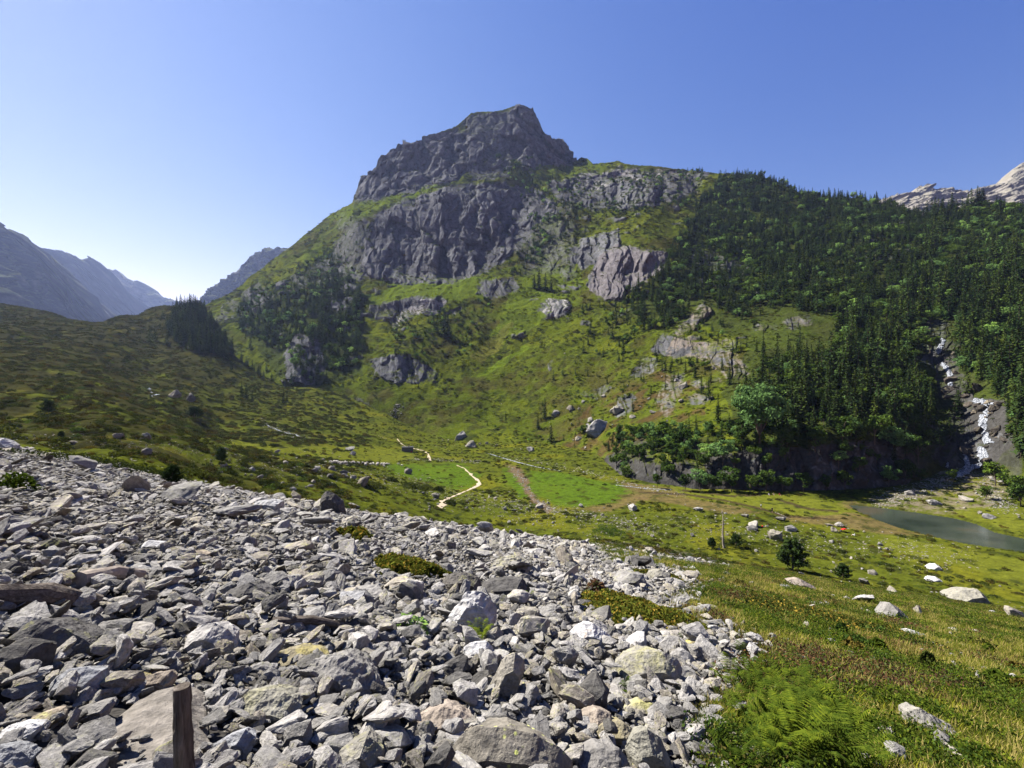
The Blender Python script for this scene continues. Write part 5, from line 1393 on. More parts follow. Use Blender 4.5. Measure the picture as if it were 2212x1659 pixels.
# the great tilted slab with the wooden post in front of it
def outline_slab(name, poly, y_top, y_bot, thick, mat, label, cat, seed):
    vs = [b for a, b in poly]; v0, v1 = min(vs), max(vs); F, B = [], []
    for a, b in poly:
        Y = np.interp(b, [v0, v1], [y_top, y_bot]); p = np.array([(a - UC) / FPX * Y, Y, ZC + (VC - b) / FPX * Y])
        F.append(p); B.append(p + np.array([0.02, 0.85, -0.55]) * thick)
    org = np.mean(F, 0)
    me = hull_mesh(name, np.concatenate([F, B]) - org, [mat], 5, 0.012, seed, 1.0)
    o = link(name, me, None, org); tag(o, label, cat); HERO_AT.append((org[0], org[1] + 0.1, 0.45, 0.35))
    return o
R_SLAB = rock_mat('slab rock', (0.25, 0.228, 0.20), (0.245, 0.222, 0.195), (0.24, 0.218, 0.19), 0.0, tan=0.0, scale=1.6)
outline_slab('flat_rock', [(110, 1720), (175, 1637), (190, 1615), (230, 1574), (258, 1547), (300, 1512), (339, 1493), (376, 1484), (398, 1498), (404, 1720)], 3.0, 2.18, 0.22, R_SLAB, 'great smooth tilted slab rising behind the wooden post', 'slab', 811)

# ---- mats of dwarf shrubs among the stones
def mat_shrub(u0, u1, v0, v1, mat, label, cat, name, hgt, dens, leaf, seed, asp=1.7, onscree=True):
    r_ = np.random.default_rng(seed)
    uc = 0.5 * (u0 + u1); a = np.array(ground_hit(uc, v1)); b = np.array(ground_hit(uc, v0 + (v1 - v0) * 0.25))
    W = (u1 - u0) / FPX * 0.5 * (a[1] + b[1]); D = max(0.5 * W, min(b[1] - a[1], 1.6 * W))
    cx, cy = 0.5 * (a[0] + b[0]), 0.5 * (a[1] + a[1] + D)
    if onscree: HERO_AT.append((cx, cy, 0.5 * W, 0.5 * D))
    n = int(dens)
    q = np.sqrt(r_.random(n)); an = r_.uniform(0, 6.283, n)
    edge = 1 + 0.22 * np.sin(3 * an + seed) + 0.14 * np.sin(7 * an + 2 * seed)
    X = cx + 0.5 * W * q * np.cos(an) * edge; Y = cy + 0.5 * D * q * np.sin(an) * edge
    Zg = ground_z(X, Y)
    top = hgt * np.clip(1.1 - q ** 3, 0.1, 1) * (0.8 + 0.6 * fbm(X / (0.12 * W + 0.2), Y / (0.12 * W + 0.2), seed, 2, seed))
    Z = Zg + top * (0.35 + 0.75 * r_.random(n) ** 0.5)
    C = np.stack([X, Y, Z], 1); org = np.array([cx, cy, float(ground_z(np.array([cx]), np.array([cy]))[0])])
    up = np.stack([0.5 * np.cos(an) * q, 0.5 * np.sin(an) * q, np.full(n, 0.8)], 1)
    V, F = quads(C - org, leaf * (0.6 + 0.8 * r_.random(n)), 0.6, r_, up / np.linalg.norm(up, axis=1, keepdims=True), asp)
    o = link(name, mesh_from(name, V, F, [mat]), None, org); return tag(o, label, cat)
mat_shrub(803, 966, 1212, 1252, RHODO, 'yellow-tipped rhododendron mat in the middle of the scree with a white stone on it', 'shrub', 'rhododendron_shrub', 0.32, 9000, 0.055, 1)
mat_shrub(1243, 1492, 1284, 1354, RHODO, 'wide orange-flecked rhododendron mat where scree meets grass', 'shrub', 'rhododendron_shrub', 0.30, 14000, 0.042, 2)
mat_shrub(1508, 1800, 1255, 1352, RHODO, 'largest dark green rhododendron mat at the grassy side of the scree', 'shrub', 'rhododendron_shrub', 0.34, 16000, 0.05, 3)
mat_shrub(748, 812, 1146, 1174, RHODO, 'small rhododendron tuft near the top rim of the scree', 'shrub', 'rhododendron_shrub', 0.35, 2500, 0.08, 4)
mat_shrub(1340, 1450, 1222, 1252, RHODO, 'strip of olive heath along the upper edge of the scree', 'shrub', 'heath_shrub', 0.3, 3500, 0.07, 5)

# ---- stones of the scree
r = np.random.default_rng(2024)
POS, SZ = [], []
for s, n_m2, ymax in ((0.05, 150, 5), (0.10, 60, 6), (0.17, 22, 8), (0.24, 4, 9), (0.055, 50, 10), (0.09, 36, 22), (0.15, 19, 40), (0.25, 4.4, 64), (0.40, 1.25, 64), (0.62, 0.22, 64), (0.95, 0.03, 64)):
    x0, x1, y0, y1 = -1.35 * ymax - 4, 0.75 * ymax + 4, -3.0, ymax
    n = int(n_m2 * (x1 - x0) * (y1 - y0))
    x = r.uniform(x0, x1, n); y = r.uniform(y0, y1, n)
    k = (x > -1.3 * np.maximum(y, 0) - 4) & (x < 0.75 * np.maximum(y, 0) + 4)
    if s > 0.5: k &= y > 13
    elif s > 0.3: k &= y > 6
    x, y = x[k], y[k]
    z = ground_z(x, y); u, v = proj(np.stack([x, y, z], -1))
    u = u + (np.where(u > 1150, 75, 30) * fbm(x / 1.8, y / 1.8, 0, 3, 401) + np.where(u > 1150, 26, 4) * r.normal(size=len(u))); v = v + 3 * fbm(x / 2, y / 2, 0, 2, 402)
    k = (inpoly(u, v, SCREE) & (y > 0.4)) | ((y <= 0.4) & (x < 1.0)) | inpoly(u, v, SCREE_B)
    # a few stones stray into the grass
    k |= (r.random(len(x)) < 0.09) & (y < 60) & (s > 0.12) & (fbm(x / 4, y / 4, 0, 2, 404) > -0.05)
    x, y, z = x[k], y[k], z[k]
    sz = s * np.exp(r.normal(0, 0.28, len(x)))
    z = z + sz * r.uniform(-0.05, 0.42, len(x)) + (0.10 if s < 0.2 else 0.0) * r.random(len(x)) * (s / 0.15)
    ok = np.ones(len(x), bool)
    kf = 0.62 if s < 0.12 else 0.8 if s < 0.2 else 0.95
    for hx, hy, hw, hd in HERO_AT:
        ok &= ((x - hx) / (hw * kf + 0.25 * s)) ** 2 + ((y - hy) / (hd * kf + 0.25 * s)) ** 2 > 1
    ok &= np.hypot(x, y) > 0.9
    ok &= ~((sz > 0.3) & (np.hypot(x, y) < 4))
    POS.append(np.stack([x, y, z], 1)[ok]); SZ.append(sz[ok])
POS = np.concatenate(POS); SZ = np.concatenate(SZ)
n = len(POS)
ROT = np.stack([r.normal(0, 0.33, n) - 0.1, r.normal(0, 0.33, n), r.uniform(0, 6.28, n)], 1)
lft = sstep(-2, -14, POS[:, 0])
SCL = np.stack([SZ * r.uniform(0.9, 1.3, n), SZ * r.uniform(0.75, 1.1, n), SZ * r.uniform(0.7, 1.25, n) * (1 - 0.42 * lft)], 1)
IDX = r.integers(0, 18, n)
u, v = proj(POS)
vis = (u > 0) & (u < 2212) & (v < 1655) & (POS[:, 1] > 1)
order = np.argsort(-(SZ / POS[:, 1]) * vis)
big = order[:240]; bigset = np.zeros(n, bool); bigset[big] = True
for q in big:
    me = FORMS[IDX[q]]
    o = link('loose_stone', me, None, POS[q], ROT[q], SCL[q])
    uq, vq = u[q], v[q]
    if uq < 560: lb, gp = 'angular grey stone lying loose among the scree near the wooden post', 'loose scree stones near the wooden post'
    elif uq < 960: lb, gp = 'angular grey stone lying loose among the scree near the ridged grey boulder', 'loose scree stones near the ridged grey boulder'
    elif uq < 1330: lb, gp = 'angular pale stone lying loose among the scree near the lime-dotted boulder', 'loose scree stones near the lime-dotted boulder'
    else: lb, gp = 'angular pale stone lying loose where the scree thins into grass', 'loose stones at the grassy side of the scree'
    tag(o, lb, 'stone', gp)
rest = ~bigset
scatter('scree_rubble', 'countless broken grey stones covering the scree slope', STONE_COLL, POS[rest], ROT[rest], SCL[rest], IDX[rest])
print('scree', n)

# ---- boulders of the valley floor and slopes: the larger ones where they lie, the rest strewn
VB = [(766, 808, 1030, 1052), (733, 749, 1014, 1025), (871, 889, 1012, 1024), (670, 687, 1009, 1020), (743, 770, 966, 974), (753, 769, 974, 983), (980, 1008, 926, 948), (1003, 1030, 951, 966), (748, 778, 1086, 1097), (930, 948, 1064, 1076), (1265, 1325, 903, 935), (1318, 1348, 861, 895), (1356, 1381, 1090, 1103), (1615, 1646, 1124, 1140), (1617, 1640, 1136, 1147), (1603, 1620, 1110, 1118), (1680, 1700, 1116, 1126), (1660, 1694, 1144, 1167), (1700, 1726, 1136, 1149), (1798, 1814, 1141, 1150), (1807, 1826, 1128, 1138), (1786, 1802, 1132, 1137), (1500, 1520, 1096, 1104), (1250, 1262, 1088, 1096), (300, 320, 932, 950), (240, 262, 936, 946), (300, 322, 968, 982), (140, 160, 952, 960), (360, 385, 830, 860), (395, 420, 845, 866), (1135, 1155, 965, 975), (1155, 1175, 1086, 1098), (1390, 1420, 1185, 1200), (1880, 1898, 1232, 1242), (1820, 1836, 1290, 1300), (2010, 2040, 1080, 1092), (1960, 1980, 1060, 1070), (2080, 2110, 1070, 1084), (2130, 2160, 1110, 1122), (2190, 2225, 1320, 1340)]
VLAB = ['largest grey boulder of the meadow with dark shrubs at its foot', 'squat dark boulder beyond the largest meadow boulder', 'pair-like grey boulder in the bright green meadow', 'dark boulder on the pasture short of the sheep', 'low dark boulder beside the path near the stone hut', 'pointed grey boulder just before the stone hut', 'big leaning grey boulder at the foot of the grass slope', 'flat-topped grey boulder by the stream above the bright meadow', 'dark boulder pile just past the scree rim', 'grey boulder beside the lower bend of the footpath', 'huge pale boulder on the reddish knoll next to a round green bush', 'tall split boulder above the huge pale boulder', 'solitary rounded boulder in the brown stream meadow', 'large flat tan boulder with people seated beside it', 'lower half-buried slab under the large flat tan boulder', 'grey stone in the bare soil beyond the dead tree', 'boulder with bleached driftwood leaning on it', 'broad tan boulder behind the lone dark pine', 'rounded boulder on the grass between the pine and the lake', 'boulder beside the red parasol-like blanket', 'dark boulder on the brown lake shore', 'small flat boulder on the brown lake shore']
vr = np.random.default_rng(77)
def put_boulder(x, y, z, w_, h_, label, group=None, dark=False):
    h_ = min(h_, 0.75 * w_)
    k = int(vr.integers(0, 12)); me = (FORMS_D if dark else FORMS_V)[k]
    zs = [vv_.co.z for vv_ in me.vertices]; ext = max(zs) - min(zs)
    o = link('valley_boulder', me, None, (x, y, z + 0.28 * h_), (vr.normal(0, 0.12), vr.normal(0, 0.12), vr.uniform(0, 6.28)), (w_ * 1.1, w_ * vr.uniform(0.9, 1.2), 1.35 * h_ / ext))
    tag(o, label, 'boulder', group)
for i_, (a, b, c, d) in enumerate(VB):
    uc = 0.5 * (a + b)
    if uc > 975 and d < 1000 and uc < 2000: pt = mountain_hit(uc, d) if d < 960 else ground_hit(uc, d)
    else: pt = ground_hit(uc, d)
    Y = pt[1]; W = (b - a) / FPX * Y; H = (d - c) / FPX * Y
    if i_ < len(VLAB): put_boulder(pt[0], pt[1] + 0.3 * W, pt[2], W, H, VLAB[i_])
    else: put_boulder(pt[0], pt[1] + 0.3 * W, pt[2], W, H, 'weathered boulder lying out on the heath of the valley', 'boulders out on the valley heath')
STREW = [([(1180, 900), (1320, 840), (1480, 780), (1500, 880), (1300, 985), (1160, 960)], 34, 4, 22, 'grey block among heather on the knoll above the meadow', 'blocks on the heather knoll'),
 ([(2020, 700), (2055, 700), (2070, 830), (2180, 870), (2190, 960), (2120, 1010), (2060, 1030), (2090, 930), (2040, 860)], 46, 6, 26, 'brown block beside the white water in the ravine', 'blocks beside the waterfall in the ravine'),
 ([(430, 960), (700, 985), (860, 1010), (700, 1070), (560, 1050), (420, 1010)], 62, 4, 15, 'grey boulder strewn over the pasture between scree and sheep', 'boulders on the pasture short of the sheep'),
 ([(900, 1060), (1200, 1080), (1330, 1110), (1300, 1160), (1050, 1135), (900, 1110)], 44, 3, 11, 'grey boulder strewn over the heath below the footpath', 'boulders on the heath below the footpath'),
 ([(920, 930), (1130, 950), (1140, 975), (940, 985)], 26, 2, 8, 'grey boulder at the foot of the long grass slope', 'boulders at the foot of the grass slope'),
 ([(1400, 1090), (1850, 1130), (2000, 1200), (1800, 1230), (1400, 1200)], 46, 3, 14, 'pale boulder in the grass between the dead tree and the lake', 'boulders between the dead tree and the lake'),
 ([(1560, 1240), (2212, 1210), (2212, 1480), (1900, 1480), (1650, 1380)], 40, 6, 26, 'pale boulder half hidden in the heather slope', 'boulders in the heather slope'),
 ([(1900, 1070), (2050, 1030), (2180, 1020), (2212, 1120), (2060, 1110)], 34, 3, 11, 'grey stone block on the stony stream fan beneath the waterfall', 'boulders on the stream fan')]
for poly, cnt, p0, p1, lb, gp in STREW:
    for a, b in rand_in_view(poly, cnt, vr):
        x, y, z = mountain_hit(a, b) if ('knoll' in gp or 'ravine' in gp) else ground_hit(a, b)
        px = p0 + (p1 - p0) * vr.random() ** 2.2
        put_boulder(x, y, z, px / FPX * y, px * vr.uniform(0.4, 0.75) / FPX * y, lb, gp, 'ravine' in gp)
# small stones as one mass: valley floor, stream beds, fan, grass slopes
r = np.random.default_rng(88)
Q = []
for path, wd, cnt in (([(1080, 985), (1200, 1005), (1300, 1030), (1400, 1056), (1480, 1070)], 9, 420), ([(1105, 1012), (1130, 1035), (1140, 1060), (1160, 1085), (1210, 1108)], 9, 420), ([(860, 870), (845, 910), (825, 945)], 10, 260), ([(880, 992), (960, 994), (1040, 998)], 5, 200), ([(560, 910), (610, 935), (670, 955)], 14, 260), ([(2100, 1000), (2080, 1020), (1990, 1060), (1900, 1085)], 26, 1500), ([(2140, 1020), (2130, 1060), (2180, 1100)], 24, 900), ([(1250, 1140), (1500, 1130), (1800, 1180), (2100, 1200)], 55, 1700), ([(640, 1000), (900, 1050), (1200, 1120)], 40, 1500), ([(300, 960), (520, 990), (680, 1030)], 30, 700), ([(1700, 1250), (1950, 1320), (2200, 1330)], 70, 650), ([(1650, 1380), (1900, 1420), (2200, 1480)], 60, 420), ([(1100, 1085), (1300, 1120), (1420, 1150)], 18, 700), ([(20, 935), (300, 960)], 20, 240)):
    path = np.array(path, float); sl = np.r_[0, np.cumsum(np.hypot(*np.diff(path, axis=0).T))]
    t = r.random(cnt) * sl[-1]
    uu = np.interp(t, sl, path[:, 0]) + r.normal(0, wd, cnt) * 0.6; vv = np.interp(t, sl, path[:, 1]) + r.normal(0, wd * 0.35, cnt)
    # stones spread on the floor: solve for the place on the ground by a few fixed-point steps
    for a, b in zip(uu, vv):
        if 780 < a < 1000 and b < 940:
            pt = mountain_hit(a, b)
        else: pt = ground_hit(a, b)
        Q.append((pt[0], pt[1], pt[2], (0.9 + 2.6 * r.random() ** 3) * 1.6 / FPX * pt[1]))
Q = np.array(Q); n = len(Q)
lk = inpoly(*proj(Q[:, :3]), LAKE) & (Q[:, 1] > 70); Q = Q[~lk]; n = len(Q)
scatter('valley_rubble', 'small pale stones strewn over pasture, stream beds and shore', BOULDER_COLL, Q[:, :3] + np.array([0, 0, 0.02]), np.stack([r.normal(0, .2, n), r.normal(0, .2, n), r.uniform(0, 6.28, n)], 1), Q[:, 3:4] * np.stack([r.uniform(0.9, 1.3, n), r.uniform(0.8, 1.1, n), r.uniform(0.7, 1.3, n)], 1), r.integers(0, 12, n))
print('valley rubble', n)
# loose blocks on the mountain: below cliffs and on ledges
d = 0.0016 * (1 - c_m) * (c_t < 1) * sstep(-0.1, 0.3, fbm(cc[..., 0] / 30, cc[..., 1] / 30, cc[..., 2] / 30, 2, 411)) * np.clip(300 / cc[..., 1], 0.2, 2)
p, i, j = pick_cells(d, r); n = len(p); s = (0.5 + 1.8 * r.random(n) ** 3) * np.clip(p[:, 1] / 400, 0.6, 2)
scatter('slope_rubble', 'scattered pale blocks on the mountain slopes', BOULDER_COLL, p, np.stack([r.normal(0, .3, n), r.normal(0, .3, n), r.uniform(0, 6.28, n)], 1), np.stack([s, s, s], 1), r.integers(0, 12, n))
print('slope blocks', n)
# ================================================================== WATER, PATH
def hit(u, v):
    """whichever surface is met first"""
    g = ground_hit(u, v)
    if u < 430 or u > 2230: return np.array(g)
    m = mountain_hit(u, v)
    du = abs(UC + FPX * m[0] / m[1] - u) + abs(VC - FPX * (m[2] - ZC) / m[1] - v)
    return m if (du < 5 and m[1] < g[1] + 1.0) else np.array(g)

def ribbon(name, label, path, mat, lift=0.12, fwd=0.15, cross=5, step=3.0, bulge=0.0, kind='structure', on=None, seed=0):
    P = np.array([(a, b) for a, b, c in path], float); W = np.array([c for a, b, c in path], float)
    sl = np.r_[0, np.cumsum(np.hypot(*np.diff(P, axis=0).T))]
    n = max(3, int(sl[-1] / step)); t = np.linspace(0, sl[-1], n)
    uu = np.interp(t, sl, P[:, 0]); vv = np.interp(t, sl, P[:, 1]); ww = np.interp(t, sl, W)
    r_ = np.random.default_rng(seed)
    jt = 0.16 if name == 'waterfall' else 0.4
    ww = ww * np.clip(1 + jt * r_.normal(size=n), 0.2, 2); uu = uu + ww * 0.3 * jt * r_.normal(size=n)
    dx = np.gradient(uu); dy = np.gradient(vv); L = np.hypot(dx, dy) + 1e-6
    steep = np.abs(dy) / L
    nx, ny = -dy / L, dx / L
    G = np.zeros((n, cross, 3))
    for i in range(n):
        for k in range(cross):
            s = (k / (cross - 1) - 0.5) * ww[i]
            ny_ = ny[i] * 0.35
            f = on or hit
            G[i, k] = f(uu[i] + nx[i] * s, vv[i] + ny_ * s)
    dep = np.median(G[..., 1], 1); dep = np.convolve(np.pad(dep, 2, 'edge'), np.ones(5) / 5, 'valid')
    G[..., 1] = np.clip(G[..., 1], dep[:, None] - 2.5, dep[:, None] + 2.5)
    bl = 1 - np.abs(np.linspace(-1, 1, cross)) ** 2
    G[..., 1] -= fwd; G[..., 2] += lift + bulge * bl[None, :] * (0.6 + 0.8 * r_.random((n, cross)))
    o = link(name, mesh_from(name, G.reshape(-1, 3), grid_faces(n, cross), [mat], None, True))
    return tag(o, label, None, None, kind)

m, n_, l_, b_ = new_mat('falling water')
tcw = n_.new('ShaderNodeTexCoord').outputs['Object']; mp = n_.new('ShaderNodeMapping'); mp.inputs['Scale'].default_value = (2.2, 2.2, 0.6); l_.new(tcw, mp.inputs[0])
fw = noise(n_, l_, mp.outputs[0], 0.9, 6, 0.75)
l_.new(ramp(n_, l_, fw, [(0.36, (0.03, 0.034, 0.04)), (0.5, (0.14, 0.15, 0.165)), (0.66, (0.42, 0.43, 0.45)), (1.0, (0.55, 0.56, 0.58))]), b_.inputs['Base Color']); b_.inputs['Roughness'].default_value = 0.45
bump(n_, l_, fw, b_, 0.6, 0.3); FOAM = m
for i_, pth in enumerate(([(2033, 732, 17), (2031, 742, 15), (2028, 752, 12), (2022, 764, 10)], [(2034, 784, 10), (2040, 792, 13), (2047, 802, 9), (2050, 812, 11), (2050, 826, 11), (2051, 842, 6)],
        [(2100, 862, 10), (2120, 868, 34), (2136, 878, 50), (2134, 888, 50), (2124, 895, 26)], [(2120, 897, 16), (2119, 912, 18), (2121, 930, 15), (2126, 946, 14), (2134, 958, 26)],
        [(2114, 966, 14), (2116, 974, 20), (2121, 984, 24), (2122, 998, 24)], [(2080, 980, 7), (2084, 992, 9), (2087, 1003, 12), (2080, 1014, 16)], [(2112, 1002, 26), (2090, 1014, 20), (2074, 1024, 28), (2056, 1030, 16)], [(2046, 1000, 5), (2043, 1010, 8)])):
    ribbon('waterfall', 'white waterfall tumbling down the wooded ravine', pth, FOAM, 0.3, 0.6, 9, 1.2, 0.45, 'structure', None, 20 + i_)
for i_, (lb, pth) in enumerate((('white cascade on the heath below the hillock', [(319, 830, 4), (322, 839, 7), (325, 848, 8), (328, 856, 7)]), ('foaming brook entering the pasture', [(564, 912, 2), (585, 922, 3.5), (612, 934, 5.5), (640, 940, 6), (664, 950, 4)]),
        ('pale braided brook across the meadow', [(1050, 978, 2.2), (1085, 989, 3.2), (1120, 999, 3.4), (1160, 1009, 2.6), (1215, 1018, 2.0)]), ('shallow stony brook under the rock wall', [(1330, 1048, 2), (1400, 1056, 2.6), (1450, 1058, 2)]))):
    ribbon('stream', lb, pth, FOAM, 0.06, 0.05, 7, 1.6, 0.06, 'structure', None, 40 + i_)
PATHM = plain_mat('trodden path', (0.40, 0.33, 0.235), 0.95, 0.3, 1.2, 0.05)
ribbon('path', 'pale winding footpath through the meadow', [(952, 1096, 20), (956, 1085, 15), (975, 1074, 8), (1000, 1064, 7), (1025, 1053, 7.5), (1037, 1045, 7), (1033, 1038, 6), (1020, 1029, 6), (1011, 1020, 4.5), (1003, 1012, 3.5), (986, 1005, 2.5)], PATHM, 0.10, 0.0, 5, 3.0, 0.02, 'structure', ground_hit, 50)
ribbon('path', 'pale footpath past the stone hut', [(930, 996, 6), (927, 988, 5), (925, 980, 4), (916, 974, 3), (898, 970, 2.5), (880, 967, 2.2), (866, 958, 2.2), (858, 948, 2)], PATHM, 0.12, 0.0, 5, 3.0, 0.02, 'structure', ground_hit, 51)

m, n_, l_, b_ = new_mat('lake water')
b_.inputs['Base Color'].default_value = (0.085, 0.105, 0.08, 1); b_.inputs['Roughness'].default_value = 0.12; b_.inputs['Specular IOR Level'].default_value = 0.5
tcw = n_.new('ShaderNodeTexCoord').outputs['Object']
fw = noise(n_, l_, tcw, 1.6, 4, 0.6); bump(n_, l_, fw, b_, 0.08, 0.02)
fw2 = noise(n_, l_, tcw, 0.06, 3, 0.5)
l_.new(ramp(n_, l_, fw2, [(0.35, (0.016, 0.022, 0.016)), (0.55, (0.034, 0.042, 0.03)), (0.7, (0.055, 0.048, 0.03))]), b_.inputs['Base Color'])
cx, cy = np.mean([p[0] for p in LAKE_W]), np.mean([p[1] for p in LAKE_W])
bm = bmesh.new()
vs_ = [bm.verts.new((x + 0.25 * np.sign(x - cx), y + 0.35 * np.sign(y - cy), LAKE_Z)) for x, y in LAKE_W]
bmesh.ops.triangulate(bm, faces=[bm.faces.new(vs_)])
me = bpy.data.meshes.new('lake'); bm.to_mesh(me); bm.free(); me.materials.append(m)
tag(link('lake', me), 'shallow grey-green lake in the valley floor', None, None, 'structure')

# ================================================================== PEOPLE, SHEEP, HUT, WOOD
def skinned(name, joints, edges, radii, mats, pick, root=0, sub=2):
    me = bpy.data.meshes.new(name + '_cage'); me.from_pydata(joints, edges, [])
    o = bpy.data.objects.new(name + '_cage', me); COL.objects.link(o)
    o.modifiers.new('skin', 'SKIN'); o.modifiers.new('sub', 'SUBSURF').levels = sub
    sv = me.skin_vertices[0].data
    for k, q in enumerate(radii):
        sv[k].radius = (q, q) if np.isscalar(q) else q; sv[k].use_root = (k == root)
    dg = bpy.context.evaluated_depsgraph_get()
    res = bpy.data.meshes.new_from_object(o.evaluated_get(dg))
    bpy.data.objects.remove(o)
    res.name = name; res.materials.clear()
    for mt in mats: res.materials.append(mt)
    for p in res.polygons:
        p.material_index = pick(p.center); p.use_smooth = True
    return res

SKIN = plain_mat('skin', (0.42, 0.26, 0.19), 0.6, 0.05, 4)
HAIR = plain_mat('hair', (0.05, 0.035, 0.025), 0.7, 0.2, 20)
CLOTH = {k: plain_mat(k + ' cloth', c, 0.85, 0.08, 9) for k, c in dict(white=(0.75, 0.75, 0.78), black=(0.02, 0.02, 0.025), red=(0.62, 0.03, 0.03), blue=(0.06, 0.10, 0.22), grey=(0.2, 0.2, 0.21), tan=(0.3, 0.22, 0.14)).items()}
def person(u, v, top, legs, label, seated=False, rz=0.0, stride=0.12):
    x, y, z = ground_hit(u, v)
    if not seated:
        J = [(0, 0, 0.95), (0, 0, 1.18), (0, 0, 1.42), (0, 0, 1.50), (0, 0.02, 1.62), (0, 0.01, 1.74),
             (-0.19, 0, 1.40), (-0.25, 0.04, 1.12), (-0.22, 0.14, 0.88), (-0.22, 0.17, 0.79), (0.19, 0, 1.40), (0.25, -0.02, 1.12), (0.23, -0.02, 0.88), (0.23, 0, 0.79),
             (-0.09, 0, 0.90), (-0.10, stride, 0.48), (-0.10, stride * 0.8, 0.08), (-0.10, stride + 0.14, 0.04), (0.09, 0, 0.90), (0.10, -stride * 0.3, 0.48), (0.10, -stride * 1.6, 0.09), (0.10, -stride + 0.1, 0.04)]
        waist, hip = 0.97, 0.5
    else:
        J = [(0, 0, 0.12), (0, -0.04, 0.36), (0, -0.05, 0.58), (0, -0.04, 0.66), (0, 0.0, 0.78), (0, -0.01, 0.90),
             (-0.19, -0.04, 0.56), (-0.26, 0.06, 0.34), (-0.16, 0.26, 0.34), (-0.12, 0.33, 0.36), (0.19, -0.04, 0.56), (0.26, 0.06, 0.34), (0.16, 0.26, 0.34), (0.12, 0.33, 0.36),
             (-0.09, 0.02, 0.12), (-0.13, 0.40, 0.42), (-0.12, 0.62, 0.08), (-0.12, 0.76, 0.05), (0.09, 0.02, 0.12), (0.13, 0.42, 0.40), (0.12, 0.66, 0.08), (0.12, 0.80, 0.05)]
        waist, hip = 0.2, 0.1
    E = [(0, 1), (1, 2), (2, 3), (3, 4), (4, 5), (2, 6), (6, 7), (7, 8), (8, 9), (2, 10), (10, 11), (11, 12), (12, 13), (0, 14), (14, 15), (15, 16), (16, 17), (0, 18), (18, 19), (19, 20), (20, 21)]
    Rr = [0.14, 0.13, 0.15, 0.055, 0.10, 0.085, 0.06, 0.045, 0.035, 0.04, 0.06, 0.045, 0.035, 0.04, 0.085, 0.06, 0.042, 0.04, 0.085, 0.06, 0.042, 0.04]
    nk = J[3][2]
    def pick(c):
        if c.z > nk + 0.01: return 0
        if abs(c.x) > 0.205 and c.z < J[7][2] + 0.02: return 0
        if seated: return 1 if (c.y < 0.12 and c.z > waist) else (2 if c.y < 0.45 else 0)
        return 1 if c.z > waist else (2 if c.z > hip else 0)
    body = skinned('person', J, E, Rr, [SKIN, CLOTH[top], CLOTH[legs]], pick)
    o = link('person', body, None, (x, y, z), (0, 0, rz)); tag(o, label, 'person')
    bm = bmesh.new(); bmesh.ops.create_icosphere(bm, subdivisions=2, radius=0.112)
    for q in list(bm.verts):
        if q.co.z < -0.03 and q.co.y > -0.02: bm.verts.remove(q)
    hme_ = bpy.data.meshes.new('hair'); bm.to_mesh(hme_); bm.free(); hme_.materials.append(HAIR)
    link('hair', hme_, o, (0, J[4][1] - 0.015, 0.5 * (J[4][2] + J[5][2]) + 0.035))
    return o
person(1644, 1099, 'white', 'black', 'walker in white shirt and dark shorts crossing the green meadow', False, 0.6)
person(1668, 1107, 'black', 'black', 'walker dressed in black on the green meadow', False, 2.6)
person(1647, 1140, 'red', 'blue', 'person in red sitting against the large flat tan boulder', True, -1.2)
person(1659, 1139, 'grey', 'blue', 'person in grey sitting beside the one in red by the flat boulder', True, 1.0)
person(1817, 1149, 'grey', 'black', 'person sitting under the red cloth by the lake', True, 0.3)
person(1846, 1158, 'white', 'white', 'person in white bending on the grass near the lake', True, 0.8)
person(1661, 1070, 'white', 'grey', 'person in white resting at the foot of the dark rock wall', True, 3.0)
person(1671, 1069, 'tan', 'grey', 'person with pale hat resting at the foot of the dark rock wall', True, 2.8)
person(1684, 1070, 'red', 'black', 'person in red resting at the foot of the dark rock wall', True, 3.3)
# red cloth held up as a sunshade by the lake
x, y, z = ground_hit(1822, 1149)
e = empty('sunshade', (x, y, z)); tag(e, 'small red cloth sunshade by the lake shore', 'sunshade')
g = np.linspace(-1, 1, 7); A, B = np.meshgrid(g, g)
V = np.stack([A * 0.8, B * 0.7, 1.05 - 0.28 * (A ** 2 + B ** 2) - 0.25 * B], -1).reshape(-1, 3)
cl = link('cloth', mesh_from('cloth', V, grid_faces(7, 7), [CLOTH['red']], None, True), e)
pv_, pf_ = tube([(0, 0, 0), (0, 0, 1.05)], [0.02, 0.02], 6); link('pole', mesh_from('pole', pv_, tri_clean(pf_), [BARK]), e)

WOOL = plain_mat('wool', (0.62, 0.57, 0.47), 0.95, 0.15, 8, 0.03); FACE = plain_mat('sheep face', (0.5, 0.44, 0.36), 0.8, 0.1, 8)
sj = [(0, 0, 0.62), (0.25, 0, 0.66), (-0.3, 0, 0.64), (0.45, 0, 0.72), (0.58, 0, 0.86), (0.74, 0, 0.80), (0.28, 0.13, 0.42), (0.28, 0.13, 0.02), (0.28, -0.13, 0.42), (0.30, -0.13, 0.02), (-0.30, 0.13, 0.44), (-0.36, 0.13, 0.26), (-0.32, 0.13, 0.02), (-0.30, -0.13, 0.44), (-0.36, -0.13, 0.26), (-0.32, -0.13, 0.02), (-0.46, 0, 0.62), (0.60, 0.12, 0.88), (0.60, -0.12, 0.88)]
se = [(0, 1), (0, 2), (1, 3), (3, 4), (4, 5), (1, 6), (6, 7), (1, 8), (8, 9), (2, 10), (10, 11), (11, 12), (2, 13), (13, 14), (14, 15), (2, 16), (4, 17), (4, 18)]
sr = [0.27, 0.25, 0.25, 0.15, 0.10, 0.06, 0.09, 0.035, 0.09, 0.035, 0.10, 0.05, 0.035, 0.10, 0.05, 0.035, 0.05, 0.02, 0.02]
